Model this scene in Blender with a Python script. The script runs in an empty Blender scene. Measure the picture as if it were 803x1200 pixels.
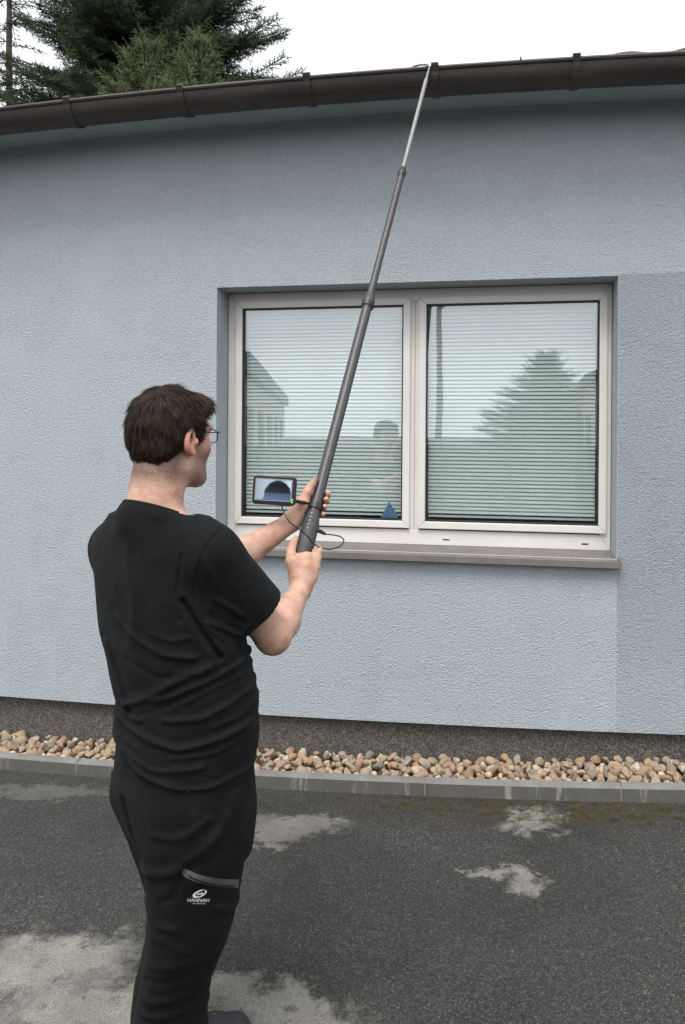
import bpy, math, random
import numpy as np
from mathutils import Matrix, Vector
from mathutils.bvhtree import BVHTree
R = math.radians
rng = np.random.default_rng(7); random.seed(7)
C = bpy.context.scene.collection
scene = bpy.context.scene

# ------------------------------------------------------------------ camera, world, sun
F_PX, CX, HY, H, ROLL = 915.0, 401.5, 510.0, 1.68, R(0.4)      # focal length, principal point, eye height
cam_d = bpy.data.cameras.new('camera'); cam = bpy.data.objects.new('camera', cam_d); C.objects.link(cam)
cam.matrix_world = Matrix.Translation((0, 0, H)) @ Matrix.Rotation(R(90), 4, 'X') @ Matrix.Rotation(ROLL, 4, 'Z')
cam_d.sensor_fit = 'VERTICAL'; cam_d.sensor_height = 24; cam_d.lens = 24*F_PX/1200
cam_d.shift_y = -(600-HY)/1200; cam_d.clip_end = 3000; cam_d.clip_start = 0.05
scene.camera = cam
SUN_EL, SUN_AZ = R(62), R(200)            # azimuth clockwise from +Y: the light comes from behind the camera, a little left
w = bpy.data.worlds.new('World'); scene.world = w; w.use_nodes = True
nt = w.node_tree; bg = nt.nodes['Background']
sky = nt.nodes.new('ShaderNodeTexSky'); sky.sky_type = 'NISHITA'; sky.sun_disc = False
sky.sun_elevation = SUN_EL; sky.sun_rotation = SUN_AZ; sky.air_density = 1.0; sky.dust_density = 6.0; sky.ozone_density = 1.0
hs = nt.nodes.new('ShaderNodeHueSaturation'); hs.inputs['Saturation'].default_value = 0.12
mx = nt.nodes.new('ShaderNodeMix'); mx.data_type = 'RGBA'; mx.inputs[0].default_value = 0.72
mx.inputs[7].default_value = (9.0, 9.25, 9.6, 1)          # even cloud cover
nt.links.new(sky.outputs[0], hs.inputs['Color']); nt.links.new(hs.outputs[0], mx.inputs[6])
nt.links.new(mx.outputs[2], bg.inputs['Color']); bg.inputs['Strength'].default_value = 0.092
sun_d = bpy.data.lights.new('sun', 'SUN'); sun_d.energy = 1.2; sun_d.angle = R(28); sun_d.color = (1, 0.97, 0.93)
sun = bpy.data.objects.new('sun', sun_d); C.objects.link(sun)
sd = Vector((math.sin(SUN_AZ)*math.cos(SUN_EL), math.cos(SUN_AZ)*math.cos(SUN_EL), math.sin(SUN_EL)))
sun.rotation_euler = sd.to_track_quat('Z', 'Y').to_euler()
scene.view_settings.view_transform = 'Standard'; scene.view_settings.look = 'None'
scene.view_settings.exposure = 1.05; scene.view_settings.gamma = 1.0; scene.view_settings.use_curve_mapping = False

# ------------------------------------------------------------------ picture measures -> places
def P(px, py, d):
    u = (px-CX)/F_PX; v = -(py-HY)/F_PX; c, s = math.cos(ROLL), math.sin(ROLL)
    return np.array([(c*u-s*v)*d, d, H+(s*u+c*v)*d])
YAW = R(10.6); W0 = np.array([0, 3.84, 0])
EX = np.array([math.cos(YAW), -math.sin(YAW), 0]); NX = np.array([math.sin(YAW), math.cos(YAW), 0])
def BL(x, n, z): return W0 + EX*x + NX*n + np.array([0, 0, z])   # building local -> world
def gz(x):                                            # gentle rise of the yard along the building
    x = np.clip(x, -2.6, 2.4); return 0.012+0.036*x+0.011*x*x
def zbot(x): x = np.clip(x, -2.6, 2.4); return 0.283+0.019*x+0.0065*x*x   # lower edge of the rendered wall

# ------------------------------------------------------------------ object helpers
def mesh_np(name, V, Fs, mat=None, smooth=False):
    me = bpy.data.meshes.new(name)
    V = np.asarray(V, dtype=np.float32)
    if isinstance(Fs, np.ndarray):
        n, k = Fs.shape
        me.vertices.add(len(V)); me.vertices.foreach_set('co', V.ravel())
        me.loops.add(n*k); me.loops.foreach_set('vertex_index', Fs.astype(np.int32).ravel())
        me.polygons.add(n); me.polygons.foreach_set('loop_start', np.arange(0, n*k, k, dtype=np.int32))
        me.update(calc_edges=True)
    else:
        me.from_pydata([tuple(map(float, v)) for v in V], [], [tuple(f) for f in Fs])
    if smooth: me.polygons.foreach_set('use_smooth', np.ones(len(me.polygons), dtype=bool))
    if mat: me.materials.append(mat)
    me.update()
    return me
def link(name, me, parent=None, loc=None):
    o = bpy.data.objects.new(name, me); C.objects.link(o)
    if parent: o.parent = parent
    if loc is not None: o.location = tuple(map(float, loc))
    return o
def tag(o, label=None, cat=None, group=None, kind=None):
    for k, v in (('label', label), ('category', cat), ('group', group), ('kind', kind)):
        if v: o[k] = v
    return o
def empty(name, loc=(0, 0, 0), rz=0):
    o = bpy.data.objects.new(name, None); C.objects.link(o); o.location = tuple(map(float, loc)); o.rotation_euler = (0, 0, rz)
    o.empty_display_size = 0.1
    return o
class MB:                                             # collects boxes, tubes and sheets into one mesh
    def __init__(s): s.v = []; s.f = []; s.n = 0
    def add(s, V, Fs):
        s.v.extend([tuple(map(float, p)) for p in V]); s.f.extend([tuple(int(i)+s.n for i in f) for f in Fs]); s.n = len(s.v)
        return s
    def box(s, a, b):
        (x0, y0, z0), (x1, y1, z1) = a, b
        return s.add([(x0,y0,z0),(x1,y0,z0),(x1,y1,z0),(x0,y1,z0),(x0,y0,z1),(x1,y0,z1),(x1,y1,z1),(x0,y1,z1)],
                     [(3,2,1,0),(4,5,6,7),(0,1,5,4),(1,2,6,5),(2,3,7,6),(3,0,4,7)])
    def tube(s, pts, r, k=10, caps=True):
        pts = [np.array(p, float) for p in pts]; m = len(pts)
        rr = r if hasattr(r, '__len__') else [r]*m
        up = None; V = []
        for i in range(m):
            t = pts[min(i+1, m-1)]-pts[max(i-1, 0)]; t /= np.linalg.norm(t)+1e-12
            if up is None:
                up = np.array([0, 0, 1.0]) if abs(t[2]) < .9 else np.array([1.0, 0, 0])
            a = np.cross(t, up); a /= np.linalg.norm(a)+1e-12; b = np.cross(a, t); up = b
            for j in range(k):
                th = 2*math.pi*j/k; V.append(pts[i]+rr[i]*(math.cos(th)*a+math.sin(th)*b))
        Fs = [(i*k+j, i*k+(j+1) % k, (i+1)*k+(j+1) % k, (i+1)*k+j) for i in range(m-1) for j in range(k)]
        if caps: Fs += [tuple(range(k-1, -1, -1)), tuple(range((m-1)*k, m*k))]
        return s.add(V, Fs)
    def build(s, name, mat, parent=None, smooth=False, off=None, bevel=0):
        V = np.array(s.v)
        if off is not None: V = V-np.array(off)
        me = mesh_np(name, V, s.f, mat, smooth); o = link(name, me, parent)
        if bevel:
            m = o.modifiers.new('bevel', 'BEVEL'); m.width = bevel; m.segments = 2; m.limit_method = 'ANGLE'
        if smooth and not bevel:
            try: me.set_sharp_from_angle(angle=R(40))
            except Exception: pass
        return o
def catmull(pts, n=8):
    p = [np.array(q, float) for q in pts]; p = [2*p[0]-p[1]]+p+[2*p[-1]-p[-2]]; out = []
    for i in range(1, len(p)-2):
        for j in range(n):
            t = j/n; a, b, c, d = p[i-1], p[i], p[i+1], p[i+2]
            out.append(.5*(2*b+(c-a)*t+(2*a-5*b+4*c-d)*t*t+(-a+3*b-3*c+d)*t**3))
    out.append(p[-2]); return out

# ------------------------------------------------------------------ materials
class NT:
    def __init__(s, name):
        s.m = bpy.data.materials.new(name); s.m.use_nodes = True; s.t = s.m.node_tree
        s.b = s.t.nodes['Principled BSDF']; s.out = s.t.nodes['Material Output']
    def n(s, typ, **kw):
        x = s.t.nodes.new('ShaderNode'+typ)
        for k, v in kw.items():
            if k in x.inputs: x.inputs[k].default_value = v
            else: setattr(x, k, v)
        return x
    def l(s, a, b): s.t.links.new(a, b)
    def coord(s, which='Object'): return s.n('TexCoord').outputs[which]
    def noise(s, vec, scale, detail=4, rough=.55):
        x = s.n('TexNoise'); x.inputs['Scale'].default_value = scale; x.inputs['Detail'].default_value = detail
        x.inputs['Roughness'].default_value = rough; s.l(vec, x.inputs['Vector']); return x.outputs['Fac']
    def ramp(s, fac, stops):
        x = s.n('ValToRGB'); e = x.color_ramp.elements
        while len(e) < len(stops): e.new(.5)
        for q, (p, c) in zip(e, stops): q.position = p; q.color = (*c, 1) if len(c) == 3 else c
        s.l(fac, x.inputs[0]); return x.outputs[0]
    def mix(s, fac, a, b, mode='MIX'):
        x = s.n('Mix', data_type='RGBA', blend_type=mode)
        for i, v in ((0, fac), (6, a), (7, b)):
            if hasattr(v, 'is_output'): s.l(v, x.inputs[i])
            else: x.inputs[i].default_value = v if i == 0 else ((*v, 1) if len(v) == 3 else v)
        return x.outputs[2]
    def math(s, op, a, b=0.0, c=None, clamp=False):
        x = s.n('Math', operation=op, use_clamp=clamp)
        for i, v in enumerate((a, b) if c is None else (a, b, c)):
            if hasattr(v, 'is_output'): s.l(v, x.inputs[i])
            else: x.inputs[i].default_value = v
        return x.outputs[0]
    def bump(s, h, dist, strength=1.0, prev=None):
        x = s.n('Bump'); x.inputs['Distance'].default_value = dist; x.inputs['Strength'].default_value = strength
        s.l(h, x.inputs['Height'])
        if prev is not None: s.l(prev, x.inputs['Normal'])
        s.l(x.outputs[0], s.b.inputs['Normal']); return x.outputs[0]
    def set(s, **kw):
        for k, v in kw.items():
            k = k.replace('_', ' ')
            if hasattr(v, 'is_output'): s.l(v, s.b.inputs[k])
            else: s.b.inputs[k].default_value = (*v, 1) if isinstance(v, tuple) and len(v) == 3 else v
        return s
def plain(name, col, rough=.5, metal=0.0, var=.12, scale=20, bump=0.0, bscale=300):
    t = NT(name); o = t.coord(); n = t.noise(o, scale, 5)
    lo = tuple(c*(1-var) for c in col); hi = tuple(min(1, c*(1+var)) for c in col)
    t.set(Base_Color=t.ramp(n, [(.3, lo), (.7, hi)]), Roughness=rough, Metallic=metal)
    if bump: t.bump(t.noise(o, bscale, 3), bump)
    return t.m

def mat_stucco():
    t = NT('painted_stucco'); o = t.coord()
    sep = t.n('SeparateXYZ'); t.l(o, sep.inputs[0])
    big = t.noise(o, 1.3, 5, .6); fine = t.noise(o, 60, 3)
    base = t.ramp(big, [(.25, (.390, .430, .454)), (.75, (.425, .465, .488))])
    # repainted area right of and below the window corner
    mk = t.math('MULTIPLY', t.math('GREATER_THAN', sep.outputs[0], 1.293), t.math('LESS_THAN', sep.outputs[2], 2.432))
    grey = t.ramp(big, [(.25, (.262, .288, .304)), (.75, (.29, .317, .333))])
    low = t.n('MapRange'); low.inputs[1].default_value = .55; low.inputs[2].default_value = .95; t.l(sep.outputs[2], low.inputs[0])
    grey = t.mix(low.outputs[0], t.ramp(big, [(.25, (.315, .355, .378)), (.75, (.34, .38, .40))]), grey)
    col = t.mix(mk, base, grey)
    # faint vertical rain streaks and dust
    mp = t.n('Mapping'); mp.inputs['Scale'].default_value = (9, 9, .5); t.l(o, mp.inputs[0])
    st = t.noise(mp.outputs[0], 1.0, 5, .65)
    col = t.mix(t.math('MULTIPLY', t.ramp(st, [(.5, (0, 0, 0)), (.78, (1, 1, 1))]), .16), col, (.25, .28, .28))
    col = t.mix(.25, col, t.ramp(fine, [(.3, (.25, .29, .32)), (.7, (.5, .56, .62))]))
    t.set(Base_Color=col, Roughness=.85, Specular_IOR_Level=.25)
    v = t.n('TexVoronoi', feature='SMOOTH_F1'); v.inputs['Scale'].default_value = 175; t.l(o, v.inputs['Vector'])
    h = t.math('ADD', t.math('MULTIPLY', v.outputs['Distance'], -1.3), t.math('MULTIPLY', t.noise(o, 210, 3, .6), .8))
    mt = t.noise(o, 5, 4, .6)
    h = t.math('MULTIPLY', h, t.math('MULTIPLY_ADD', mt, 1.3, .3))
    t.bump(h, .0036, 1.0); return t.m
def mat_plinth():
    t = NT('mosaic_plaster'); o = t.coord()
    v = t.n('TexVoronoi'); v.inputs['Scale'].default_value = 190; t.l(o, v.inputs['Vector'])
    sp = t.n('SeparateColor'); t.l(v.outputs['Color'], sp.inputs[0])
    c = t.ramp(sp.outputs[0], [(.0, (.035, .032, .03)), (.45, (.085, .078, .07)), (.75, (.15, .135, .115)), (1, (.27, .24, .2))])
    c = t.mix(t.math('MULTIPLY', t.noise(o, 4, 4), .5), c, (.07, .063, .055))
    t.set(Base_Color=c, Roughness=.75); t.bump(v.outputs['Distance'], .004); return t.m
def mat_asphalt():
    t = NT('asphalt'); o = t.coord()
    v = t.n('TexVoronoi'); v.inputs['Scale'].default_value = 235; t.l(o, v.inputs['Vector'])
    sp = t.n('SeparateColor'); t.l(v.outputs['Color'], sp.inputs[0])
    big = t.noise(o, .9, 6, .65)
    a = t.ramp(sp.outputs[0], [(0, (.014, .0135, .013)), (.6, (.030, .029, .028)), (.88, (.050, .048, .045)), (1, (.12, .112, .098))])
    b = t.ramp(sp.outputs[1], [(0, (.024, .0235, .023)), (.6, (.050, .049, .047)), (.9, (.085, .083, .079)), (1, (.20, .19, .17))])
    col = t.mix(t.ramp(big, [(.36, (0, 0, 0)), (.62, (1, 1, 1))]), a, b)
    # pale worn, sandy patches with their own outlines
    warp = t.n('TexNoise'); warp.inputs['Scale'].default_value = 9; warp.inputs['Detail'].default_value = 6; warp.inputs['Roughness'].default_value = .72
    t.l(o, warp.inputs['Vector'])
    off = t.n('VectorMath', operation='SUBTRACT'); t.l(warp.outputs['Color'], off.inputs[0]); off.inputs[1].default_value = (.5, .5, .5)
    sc = t.n('VectorMath', operation='SCALE'); t.l(off.outputs[0], sc.inputs[0]); sc.inputs['Scale'].default_value = .42
    ad = t.n('VectorMath', operation='ADD'); t.l(o, ad.inputs[0]); t.l(sc.outputs[0], ad.inputs[1])
    tot = None
    for (cx, cy, rx, ry, an, gain) in PATCHES:
        mp = t.n('Mapping', vector_type='TEXTURE'); t.l(ad.outputs[0], mp.inputs[0])
        mp.inputs['Location'].default_value = (cx, cy, 0); mp.inputs['Rotation'].default_value = (0, 0, an)
        mp.inputs['Scale'].default_value = (rx, ry, 1e3)
        ln = t.n('VectorMath', operation='LENGTH'); t.l(mp.outputs[0], ln.inputs[0])
        m = t.n('MapRange'); m.inputs[1].default_value = 1.22; m.inputs[2].default_value = .68; m.inputs[4].default_value = gain
        t.l(ln.outputs['Value'], m.inputs[0])
        tot = m.outputs[0] if tot is None else t.math('MAXIMUM', tot, m.outputs[0])
    hole = t.ramp(t.noise(o, 13, 6, .7), [(.30, (.15, .15, .15)), (.44, (1, 1, 1))])
    tot = t.math('MULTIPLY', tot, hole)
    tot = t.math('MULTIPLY', tot, t.math('ADD', t.math('MULTIPLY', sp.outputs[2], .6), .68), clamp=True)
    pale = t.ramp(t.noise(o, 6, 5), [(.3, (.21, .198, .176)), (.7, (.31, .295, .265))])
    col = t.mix(tot, col, pale)
    # moss and rust-brown silt along the foot of the kerb
    mp = t.n('Mapping', vector_type='TEXTURE'); t.l(ad.outputs[0], mp.inputs[0])
    c0 = BL(.95, -.255, 0); mp.inputs['Location'].default_value = (c0[0], c0[1], 0); mp.inputs['Rotation'].default_value = (0, 0, -YAW+R(1)); mp.inputs['Scale'].default_value = (.85, .14, 1e3)
    ln = t.n('VectorMath', operation='LENGTH'); t.l(mp.outputs[0], ln.inputs[0])
    m = t.n('MapRange'); m.inputs[1].default_value = 1.35; m.inputs[2].default_value = .7; t.l(ln.outputs['Value'], m.inputs[0])
    ms = t.math('MULTIPLY', m.outputs[0], t.ramp(t.noise(o, 22, 5, .7), [(.4, (0, 0, 0)), (.6, (1, 1, 1))]))
    moss = t.ramp(t.noise(o, 30, 4), [(.35, (.020, .016, .008)), (.5, (.045, .038, .012)), (.68, (.085, .048, .016))])
    col = t.mix(ms, col, moss)
    t.set(Base_Color=col, Roughness=.86, Specular_IOR_Level=.3)
    h = t.math('ADD', v.outputs['Distance'], t.math('MULTIPLY', t.noise(o, 40, 3), .7))
    t.bump(h, .0034); return t.m
def mat_concrete():
    t = NT('kerb_concrete'); o = t.coord()
    mp = t.n('Mapping'); mp.inputs['Scale'].default_value = (14, 14, 1.5); t.l(o, mp.inputs[0])
    st = t.noise(mp.outputs[0], 1, 5, .7)
    c = t.ramp(t.noise(o, 7, 6, .65), [(.25, (.13, .128, .12)), (.5, (.2, .196, .185)), (.8, (.27, .262, .245))])
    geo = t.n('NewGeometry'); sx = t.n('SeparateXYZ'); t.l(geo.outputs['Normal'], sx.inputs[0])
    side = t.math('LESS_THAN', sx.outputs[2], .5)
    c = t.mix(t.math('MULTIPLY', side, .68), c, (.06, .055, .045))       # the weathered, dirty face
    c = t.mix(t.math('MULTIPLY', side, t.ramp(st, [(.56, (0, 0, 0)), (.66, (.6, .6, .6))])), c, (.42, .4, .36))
    t.set(Base_Color=c, Roughness=.85); t.bump(t.noise(o, 120, 4), .002); return t.m
def mat_stone():
    t = NT('pebble'); oi = t.n('ObjectInfo'); o = t.coord()
    c = t.ramp(oi.outputs['Random'], [(0, (.34, .17, .10)), (.1, (.45, .29, .16)), (.25, (.54, .42, .28)), (.38, (.34, .23, .14)), (.5, (.60, .52, .41)),
                                     (.6, (.44, .24, .16)), (.72, (.46, .36, .27)), (.82, (.22, .20, .185)), (.92, (.55, .36, .20)), (1, (.32, .31, .30))])
    n = t.noise(o, 45, 5, .65)
    c = t.mix(.30, c, t.ramp(n, [(.3, (.2, .13, .08)), (.55, (.45, .36, .26)), (.8, (.62, .54, .42))]))
    t.set(Base_Color=c, Roughness=.78); t.bump(t.noise(o, 70, 5, .6), .004); return t.m
def mat_skin():
    t = NT('skin'); o = t.coord()
    at = t.n('Attribute', attribute_name='mask'); sp = t.n('SeparateColor'); t.l(at.outputs['Color'], sp.inputs[0])
    n = t.noise(o, 28, 5, .6)
    c = t.ramp(n, [(.3, (.43, .225, .155)), (.5, (.54, .32, .235)), (.72, (.60, .40, .31))])
    c = t.mix(sp.outputs[1], c, (.56, .235, .165))                       # redder ears and knuckles
    fn = t.noise(o, 420, 3, .7)
    c = t.mix(t.math('MULTIPLY', sp.outputs[0], t.ramp(fn, [(.25, (.35, .35, .35)), (.7, (.95, .95, .95))])), c, (.045, .030, .024))   # stubble and cropped nape
    t.set(Base_Color=c, Roughness=.5, Subsurface_Weight=.06, Subsurface_Scale=.01, Specular_IOR_Level=.4)
    t.b.inputs['Subsurface Radius'].default_value = (1, .35, .2)
    t.bump(t.math('ADD', t.noise(o, 260, 3), t.math('MULTIPLY', t.noise(o, 60, 3), 1.2)), .0016); return t.m
def mat_cloth(name, col, weave=900, wr=.9, sheen=.25):
    t = NT(name); o = t.coord(); n = t.noise(o, 14, 5, .6)
    t.set(Base_Color=t.ramp(n, [(.3, tuple(c*.8 for c in col)), (.7, tuple(c*1.25 for c in col))]), Roughness=wr, Specular_IOR_Level=.14,
          Sheen_Weight=sheen, Sheen_Roughness=.45)
    h = t.math('ADD', t.math('MULTIPLY', t.noise(o, weave, 2), .25), t.noise(o, 36, 4, .55))
    t.bump(h, .0045); return t.m
def mat_hair():
    t = NT('hair'); o = t.coord(); at = t.n('Attribute', attribute_name='tone')
    c = t.ramp(at.outputs['Fac'], [(0, (.009, .0052, .003)), (.5, (.022, .0135, .008)), (1, (.068, .042, .025))])
    t.set(Base_Color=c, Roughness=.6, Specular_IOR_Level=.16); return t.m
def mat_glass():
    t = NT('window_glass'); t.t.nodes.remove(t.b)
    tr = t.n('BsdfTransparent'); tr.inputs[0].default_value = (.925, .962, .955, 1)
    gl = t.n('BsdfGlossy'); gl.inputs['Roughness'].default_value = .012; gl.inputs[0].default_value = (.93, .97, 1, 1)
    o = t.coord(); bp = t.n('Bump'); bp.inputs['Distance'].default_value = .0006; t.l(t.noise(o, 2.2, 2), bp.inputs['Height']); t.l(bp.outputs[0], gl.inputs['Normal'])
    fr = t.n('Fresnel'); fr.inputs[0].default_value = 1.5
    geo = t.n('NewGeometry'); f = t.math('MULTIPLY', t.math('MULTIPLY_ADD', fr.outputs[0], 1.6, .19, clamp=True), t.math('SUBTRACT', 1.0, geo.outputs['Backfacing']))
    m = t.n('MixShader'); t.l(f, m.inputs[0]); t.l(tr.outputs[0], m.inputs[1]); t.l(gl.outputs[0], m.inputs[2]); t.l(m.outputs[0], t.out.inputs[0]); return t.m
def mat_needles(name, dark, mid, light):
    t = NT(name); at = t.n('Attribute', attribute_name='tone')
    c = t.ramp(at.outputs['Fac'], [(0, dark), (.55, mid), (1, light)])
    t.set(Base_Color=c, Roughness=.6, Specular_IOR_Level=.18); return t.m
def mat_gutter():
    t = NT('weathered_brown_metal'); o = t.coord()
    mp = t.n('Mapping'); mp.inputs['Scale'].default_value = (3, 12, 12); t.l(o, mp.inputs[0])
    n = t.noise(mp.outputs[0], 1, 6, .68); n2 = t.noise(o, 60, 4, .7)
    c = t.ramp(n, [(.3, (.036, .030, .027)), (.55, (.056, .047, .042)), (.75, (.086, .073, .064))])
    c = t.mix(t.ramp(n2, [(.62, (0, 0, 0)), (.72, (.35, .35, .35))]), c, (.13, .115, .1))
    t.set(Base_Color=c, Roughness=t.math('MULTIPLY_ADD', n2, .3, .38), Metallic=.15, Specular_IOR_Level=.45)
    t.bump(t.noise(o, 25, 3), .0015); return t.m

def gpt(px, py):                                       # yard point seen at a picture place
    u = P(px, py, 1)-np.array([0, 0, H]); d = -H/u[2]; return u[0]*d, u[1]*d
PATCHES = []
for (px, py, hx, hy, an, gain) in [(626, 977, 36, 17, 0, .9), (575, 1036, 30, 8, R(-8), .7), (612, 1048, 26, 14, R(-20), .75), (345, 970, 62, 11, R(-3), .55), (318, 985, 26, 10, 0, .5),
                                   (50, 1128, 105, 36, R(4), .85), (110, 1185, 130, 42, 0, .8), (322, 1190, 95, 30, R(-10), .7), (60, 925, 70, 8, 0, .28), (250, 1165, 60, 22, 0, .7)]:
    x, y = gpt(px, py); x1, _ = gpt(px+hx, py); _, y0 = gpt(px, py+hy); _, y1 = gpt(px, py-hy)
    PATCHES.append((x, (y0+y1)/2, abs(x1-x), abs(y1-y0)/2, an, gain))

M = dict(stucco=mat_stucco(), plinth=mat_plinth(), asphalt=mat_asphalt(), concrete=mat_concrete(), stone=mat_stone(), skin=mat_skin(),
         shirt=mat_cloth('black_jersey', (.0075, .008, .009), 700, .9, .02), trousers=mat_cloth('black_softshell', (.0068, .0068, .0072), 1200, .8, .02),
         hair=mat_hair(), glass=mat_glass(), gutter=mat_gutter(),
         frame=plain('white_pvc', (.70, .67, .635), .42, 0, .05, 5, .0004, 40), slat=plain('white_slat', (.72, .735, .725), .5, 0, .03, 9),
         gasket=plain('black_rubber', (.012, .012, .012), .6), sill=plain('brown_sill', (.165, .142, .133), .5, .1, .15, 9, .001, 60),
         soffit=plain('soffit_paint', (.36, .41, .43), .8, 0, .08, 6, .002, 60), roof=plain('dark_roof', (.03, .033, .033), .6, 0, .3, 6),
         dark=plain('room_dark', (.16, .17, .17), .9), pole=plain('grey_tube', (.060, .056, .058), .42, .3, .2, 60),
         pole_light=plain('pale_aluminium', (.22, .215, .21), .4, .4, .12, 40), black=plain('black_plastic', (.014, .014, .015), .42, 0, .2, 40, .0004, 500),
         handle=plain('dark_grey_grip', (.05, .048, .05), .55, 0, .2, 60, .001, 300), white=plain('white_print', (.75, .75, .75), .5, 0, .03),
         greyzip=plain('grey_tape', (.10, .10, .105), .55, 0, .25, 90), bark=plain('bark', (.075, .055, .042), .9, 0, .4, 12, .02, 20),
         spruce=mat_needles('spruce_needles', (.007, .012, .006), (.026, .042, .018), (.09, .115, .055)),
         fir=mat_needles('fir_needles', (.010, .018, .008), (.034, .056, .022), (.18, .21, .10)),
         shoe=plain('dark_shoe', (.022, .024, .027), .6, 0, .35, 60, .002, 200), lace=plain('olive_lace', (.22, .22, .07), .8), rubber=plain('sole_rubber', (.05, .05, .052), .7),
         soil=plain('soil', (.10, .075, .05), .95, 0, .35, 30, .01, 60), sticker=plain('blue_sticker', (.045, .11, .17), .4, 0, .25, 90),
         eye=plain('eye_white', (.7, .68, .65), .2), pale_wall=plain('pale_render', (.55, .53, .5), .85, 0, .08, 2), dark_wall=plain('dark_cladding', (.16, .2, .22), .7, 0, .12, 2),
         steel=plain('galvanised_steel', (.2, .21, .22), .45, .6, .15, 10), wood=plain('dark_timber', (.06, .05, .045), .8, 0, .3, 9))

# ------------------------------------------------------------------ the setting: yard, kerb, pebble bed
def build_ground():
    xs = np.unique(np.concatenate([-np.geomspace(3, 900, 14)[::-1], np.linspace(-3, 3, 25), np.geomspace(3, 900, 14)]))
    ys = np.unique(np.concatenate([-np.geomspace(2, 900, 14)[::-1], np.linspace(-2, 6, 17), np.geomspace(6, 900, 14)]))
    X, Y = np.meshgrid(xs, ys); xl = X*EX[0]+(Y-W0[1])*EX[1]
    V = np.stack([X, Y, gz(xl)], -1).reshape(-1, 3); nx = len(xs)
    Fs = np.array([(j*nx+i, j*nx+i+1, (j+1)*nx+i+1, (j+1)*nx+i) for j in range(len(ys)-1) for i in range(nx-1)])
    tag(link('asphalt_yard', mesh_np('asphalt_yard', V, Fs, M['asphalt'], True)), kind='structure')
build_ground()
def kerb_n(x): x = np.clip(x, -2.6, 2.4); return -.195+.014*x          # front face of the kerb
kerb = empty('kerb'); tag(kerb, kind='structure')
k = -5
for i in range(-8, 8):
    xa, xb = -.43+.86*i+.003, -.43+.86*(i+1)-.003
    V = []; nseg = 4
    for j in range(nseg+1):
        x = xa+(xb-xa)*j/nseg; n0 = kerb_n(x); z = gz(x)
        for (dn, dz) in ((0, -.1), (.001, .058), (.006, .066), (.048, .068), (.05, -.1)): V.append(BL(x, n0+dn, z+dz))
    Fs = [(j*5+q, (j+1)*5+q, (j+1)*5+q+1, j*5+q+1) for j in range(nseg) for q in range(4)]+[(0, 1, 2, 3, 4), tuple(nseg*5+q for q in (4, 3, 2, 1, 0))]
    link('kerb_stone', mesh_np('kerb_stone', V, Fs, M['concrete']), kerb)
# mortar lines at the joints between kerb stones
jm = MB()
for i in range(-8, 9):
    x = -.43+.86*i; V = []
    for xx in (x-.004, x+.004):
        n0 = kerb_n(xx); z = gz(xx)
        for (dn, dz) in ((.003, -.1), (.003, .06), (.048, .064), (.048, -.1)): V.append(BL(xx, n0+dn, z+dz))
    jm.add(V, [(0, 1, 5, 4), (1, 2, 6, 5), (2, 3, 7, 6)])
jm.build('joint_mortar', plain('mortar', (.24, .22, .19), .9, 0, .2, 60), kerb)
V = []; xs = np.linspace(-6, 4, 41)
for x in xs: V += [BL(x, kerb_n(x)+.02, gz(x)+.028), BL(x, .06, gz(x)+.028+.026*min(1, max(0, (x+1.4)/2.6)))]
bed = link('pebble_bed', mesh_np('pebble_bed', V, [(2*i, 2*i+2, 2*i+3, 2*i+1) for i in range(40)], M['soil'])); tag(bed, kind='structure')
def ico(sub=1):
    import bmesh
    bm = bmesh.new(); bmesh.ops.create_icosphere(bm, subdivisions=sub, radius=1)
    V = np.array([v.co[:] for v in bm.verts]); Fs = np.array([[v.index for v in f.verts] for f in bm.faces]); bm.free(); return V, Fs
def pebble_meshes(n=12):
    V0, F0 = ico(2); out = []
    for i in range(n):
        r = np.random.default_rng(100+i); d = np.ones(len(V0))
        for q in range(12):                                  # shave flats off the ball: a worn, broken stone
            a = r.normal(size=3); a /= np.linalg.norm(a); c = r.uniform(.5, .9); t = V0@a
            d = np.minimum(d, np.where(t > .05, c/np.maximum(t, .05), 9))
        V = V0*d[:, None]*np.array([1.15, r.uniform(.6, 1.0), r.uniform(.5, .85)])
        V += .05*np.sin(V@r.normal(size=(3, 3))*3+r.uniform(0, 6, 3))
        out.append(mesh_np('stone', V, F0, M['stone'], True)); out[-1].set_sharp_from_angle(angle=R(34))
    return out
PM = pebble_meshes(); spots = []
for layer, zz in enumerate((.022, .046, .066)):
    px_ = (.050, .052, .060)[layer]; nr = (5, 5, 4)[layer]
    for row in range(nr):
        x = -5.6+rng.uniform(0, .05)
        while x < 3.4:
            sz = rng.choice([.62, .82, 1, 1.2], p=[.2, .34, .32, .14])*.0305
            lo_, hi_ = kerb_n(x)+.05+sz*.9, .038-sz*.5; f_r = (row+.5+rng.uniform(-.35, .35))/nr
            if layer == 2: f_r = .25+.75*f_r
            n = lo_+(hi_-lo_)*f_r
            if not (layer == 2 and rng.random() < .25): spots.append((layer, x, n, gz(x)+zz+.012*f_r*(layer > 0)+.030*f_r*min(1, max(0, (x+1.4)/2.6))+rng.uniform(-.007, .006), sz))
            x += px_*rng.uniform(.75, 1.25)*(.6+.4*sz/.0305)
vis = [s for s in spots if -1.9 < s[1] < 1.7]
vis.sort(key=lambda s: (-s[0], -s[4])); keep = set(id(s) for s in vis[:300])
sv, sf, off = [], [], 0
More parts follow.
